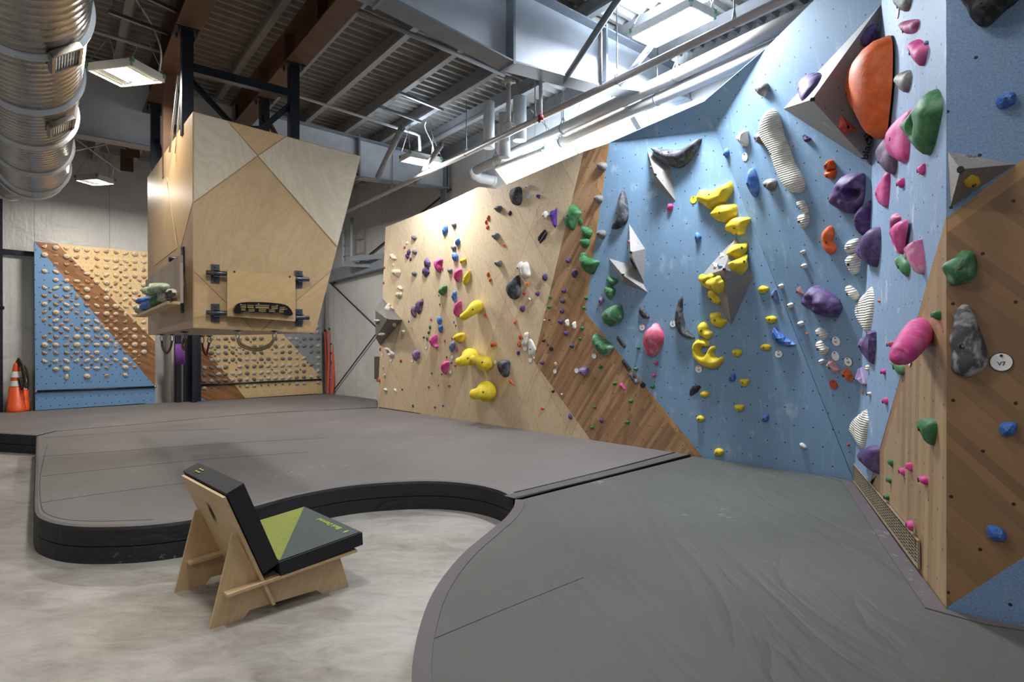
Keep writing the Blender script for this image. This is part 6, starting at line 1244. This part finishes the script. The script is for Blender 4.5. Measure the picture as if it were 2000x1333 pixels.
# ------------------------------------------------------------ lamps
def lamp(name, px, py, z, L, W2, yaw, label, power=60, col=(1, .96, .90), hang=None, panel=True, loc=None, tilt=None, up_=0):
    P = V(loc) if loc is not None else at_z(px, py, z); u = V((math.cos(yaw), math.sin(yaw), 0)); v = V((-u.y, u.x, 0)); up = V((0, 0, 1))
    if tilt: v = (v*math.cos(tilt)+up*math.sin(tilt)); up = u.cross(v)
    if panel:
        root = thing(name, P+up*.06, label, 'ceiling light', 'hanging LED panels')
        m = MB(); m.box(P+up*.035, u, v, up, L, W2, .05)
        for s in (-1, 1): m.box(P+v*s*(W2/2+.01), u, v, up, L+.04, .02, .09)
        for s in (-1, 1): m.box(P+u*s*(L/2+.01), u, v, up, .02, W2+.04, .09)
        m.build('housing', M['fixt'], root)
        m = MB()
        m.box(P+up*.004, u, v, up, L*.50 if hang == 'slat' else L*.94, W2*.88, .012); m.build('diffuser', M['led'], root)
        if hang == 'slat':
            for s in (-1, 1):
                m = MB(); m.box(P+u*s*L*.375+up*.008, u, v, up, L*.22, W2*.9, .004)
                for k in range(4): m.box(P+u*s*(L*.29+k*L*.055), u, v, up, L*.015, W2*.95, .03)
                m.build('heat_sink', M['fixt'], root)
        for a in (-1, 1):
            for b in (-1, 1):
                c = P+u*a*(L/2+.01)+v*b*(W2/2+.01)+up*.03
                m = MB(); m.box(c, u, v, up, .035, .035, .05); m.build('corner_clip', M['clip'], root)
        top = P+V((0, 0, ZR(bt(P)[1])-P.z))
        for a in (-1, 1):
            m = MB(); hp = top+u*a*L*.3
            for b in (-1, 1): m.tube([P+u*a*(L/2+.01)+v*b*(W2/2+.01)+up*.05, P+u*a*L*.42+V((0, 0, .45)), hp], .004, 5)
            m.build('hanger_wire', M['rod'], root)
        m = MB(); e = P+u*L*.5+v*W2*.4+up*.06
        m.tube(crv([tuple(e), tuple(e+V((.03, -.02, .25))), tuple(e+V((-.12, .05, .6))), tuple(top+u*.1)], 6), .011, 6); m.build('power_cord', M['white'], root)
    ld = bpy.data.lights.new('panel_light', 'AREA'); ld.shape = 'RECTANGLE'; ld.size = L; ld.size_y = W2; ld.energy = power; ld.color = col
    lo_ = bpy.data.objects.new('panel_light', ld); C.objects.link(lo_)
    mt = Matrix((u, v, up)).transposed().to_4x4(); mt.translation = P-up*.03
    if panel: lo_.parent = root; mt.translation = P-up*.03-gorigin(root)
    lo_.matrix_local = mt
    if up_:  # added upward light, no real part of the fixture, brightens girders and ceiling
        l2 = bpy.data.lights.new('uplight', 'AREA'); l2.shape = 'RECTANGLE'; l2.size = L; l2.size_y = W2; l2.energy = up_; l2.color = (.70, .84, 1)
        o2 = bpy.data.objects.new('uplight', l2); C.objects.link(o2); m2 = Matrix((u, -v, -up)).transposed().to_4x4(); m2.translation = P+up*.12
        if panel: o2.parent = root; m2.translation -= gorigin(root)
        o2.matrix_local = m2
YD = math.atan2(-.797, .603)
lamp('ceiling_light', 247, 143, 4.9, .58, .44, R(-12), 'slatted LED panel hanging left, next to the silver duct', 75, (1, .93, .82), 'slat')
lamp('ceiling_light', 186, 352, 4.9, .48, .38, R(-12), 'small distant LED panel above the left training board', 120, (1, .93, .82), 'slat')
lamp('ceiling_light', 822, 312, 4.9, .58, .34, YD+R(90), 'LED panel hanging in front of the far girder, centre', 185, (.95, .97, 1), up_=14)
lamp('ceiling_light', 1312, 48, 5.3, .80, .40, YD, 'large bright LED panel at top right above the pipes', 290, (.88, .94, 1), up_=90)
# lamps hanging behind the climbing wall top edge
lamp('ceiling_light', 1180, 262, 4.9, 1.25, .62, YD, 'glaring LED panel half hidden behind the big pipe', 90, (.80, .90, 1), None, True, loc=tuple(PR.hit(1175, 264, -.42)), tilt=-R(42), up_=80)
lamp('ceiling_light', 1035, 335, 4.9, 1.2, .5, YD, 'glaring LED panel above the birch wall by the pipe elbow', 70, (.80, .90, 1), None, True, loc=tuple(PR.hit(1030, 335, -.4)), tilt=-R(42), up_=60)
for P, pw, ul_, lb_ in (((-5.0, 12.0, 4.9), 150, 0, 'LED panel hidden behind the hanging tower'), ((-1.7, 3.4, 5.0), 95, 170, 'LED panel hanging just above the frame, centre left'), ((-5.6, 1.0, 5.0), 75, 0, 'LED panel hanging beside the duct, out of the frame'), ((2.2, -1.5, 5.0), 45, 0, 'LED panel hanging behind the viewer at right'), ((-2.2, -2.5, 5.0), 70, 0, 'LED panel hanging behind the viewer at left'), ((-9.5, 6.0, 5.0), 85, 0, 'LED panel hanging at far left beyond the duct'), ((1.0, 2.9, 5.0), 35, 130, 'LED panel hanging overhead near the pillar')):
    lamp('ceiling_light', 0, 0, 0, .72, .36, YD, lb_, pw, (1, .96, .91), None, True, loc=P, up_=ul_)  # unseen panels added out of view to light the walls, mats and girders
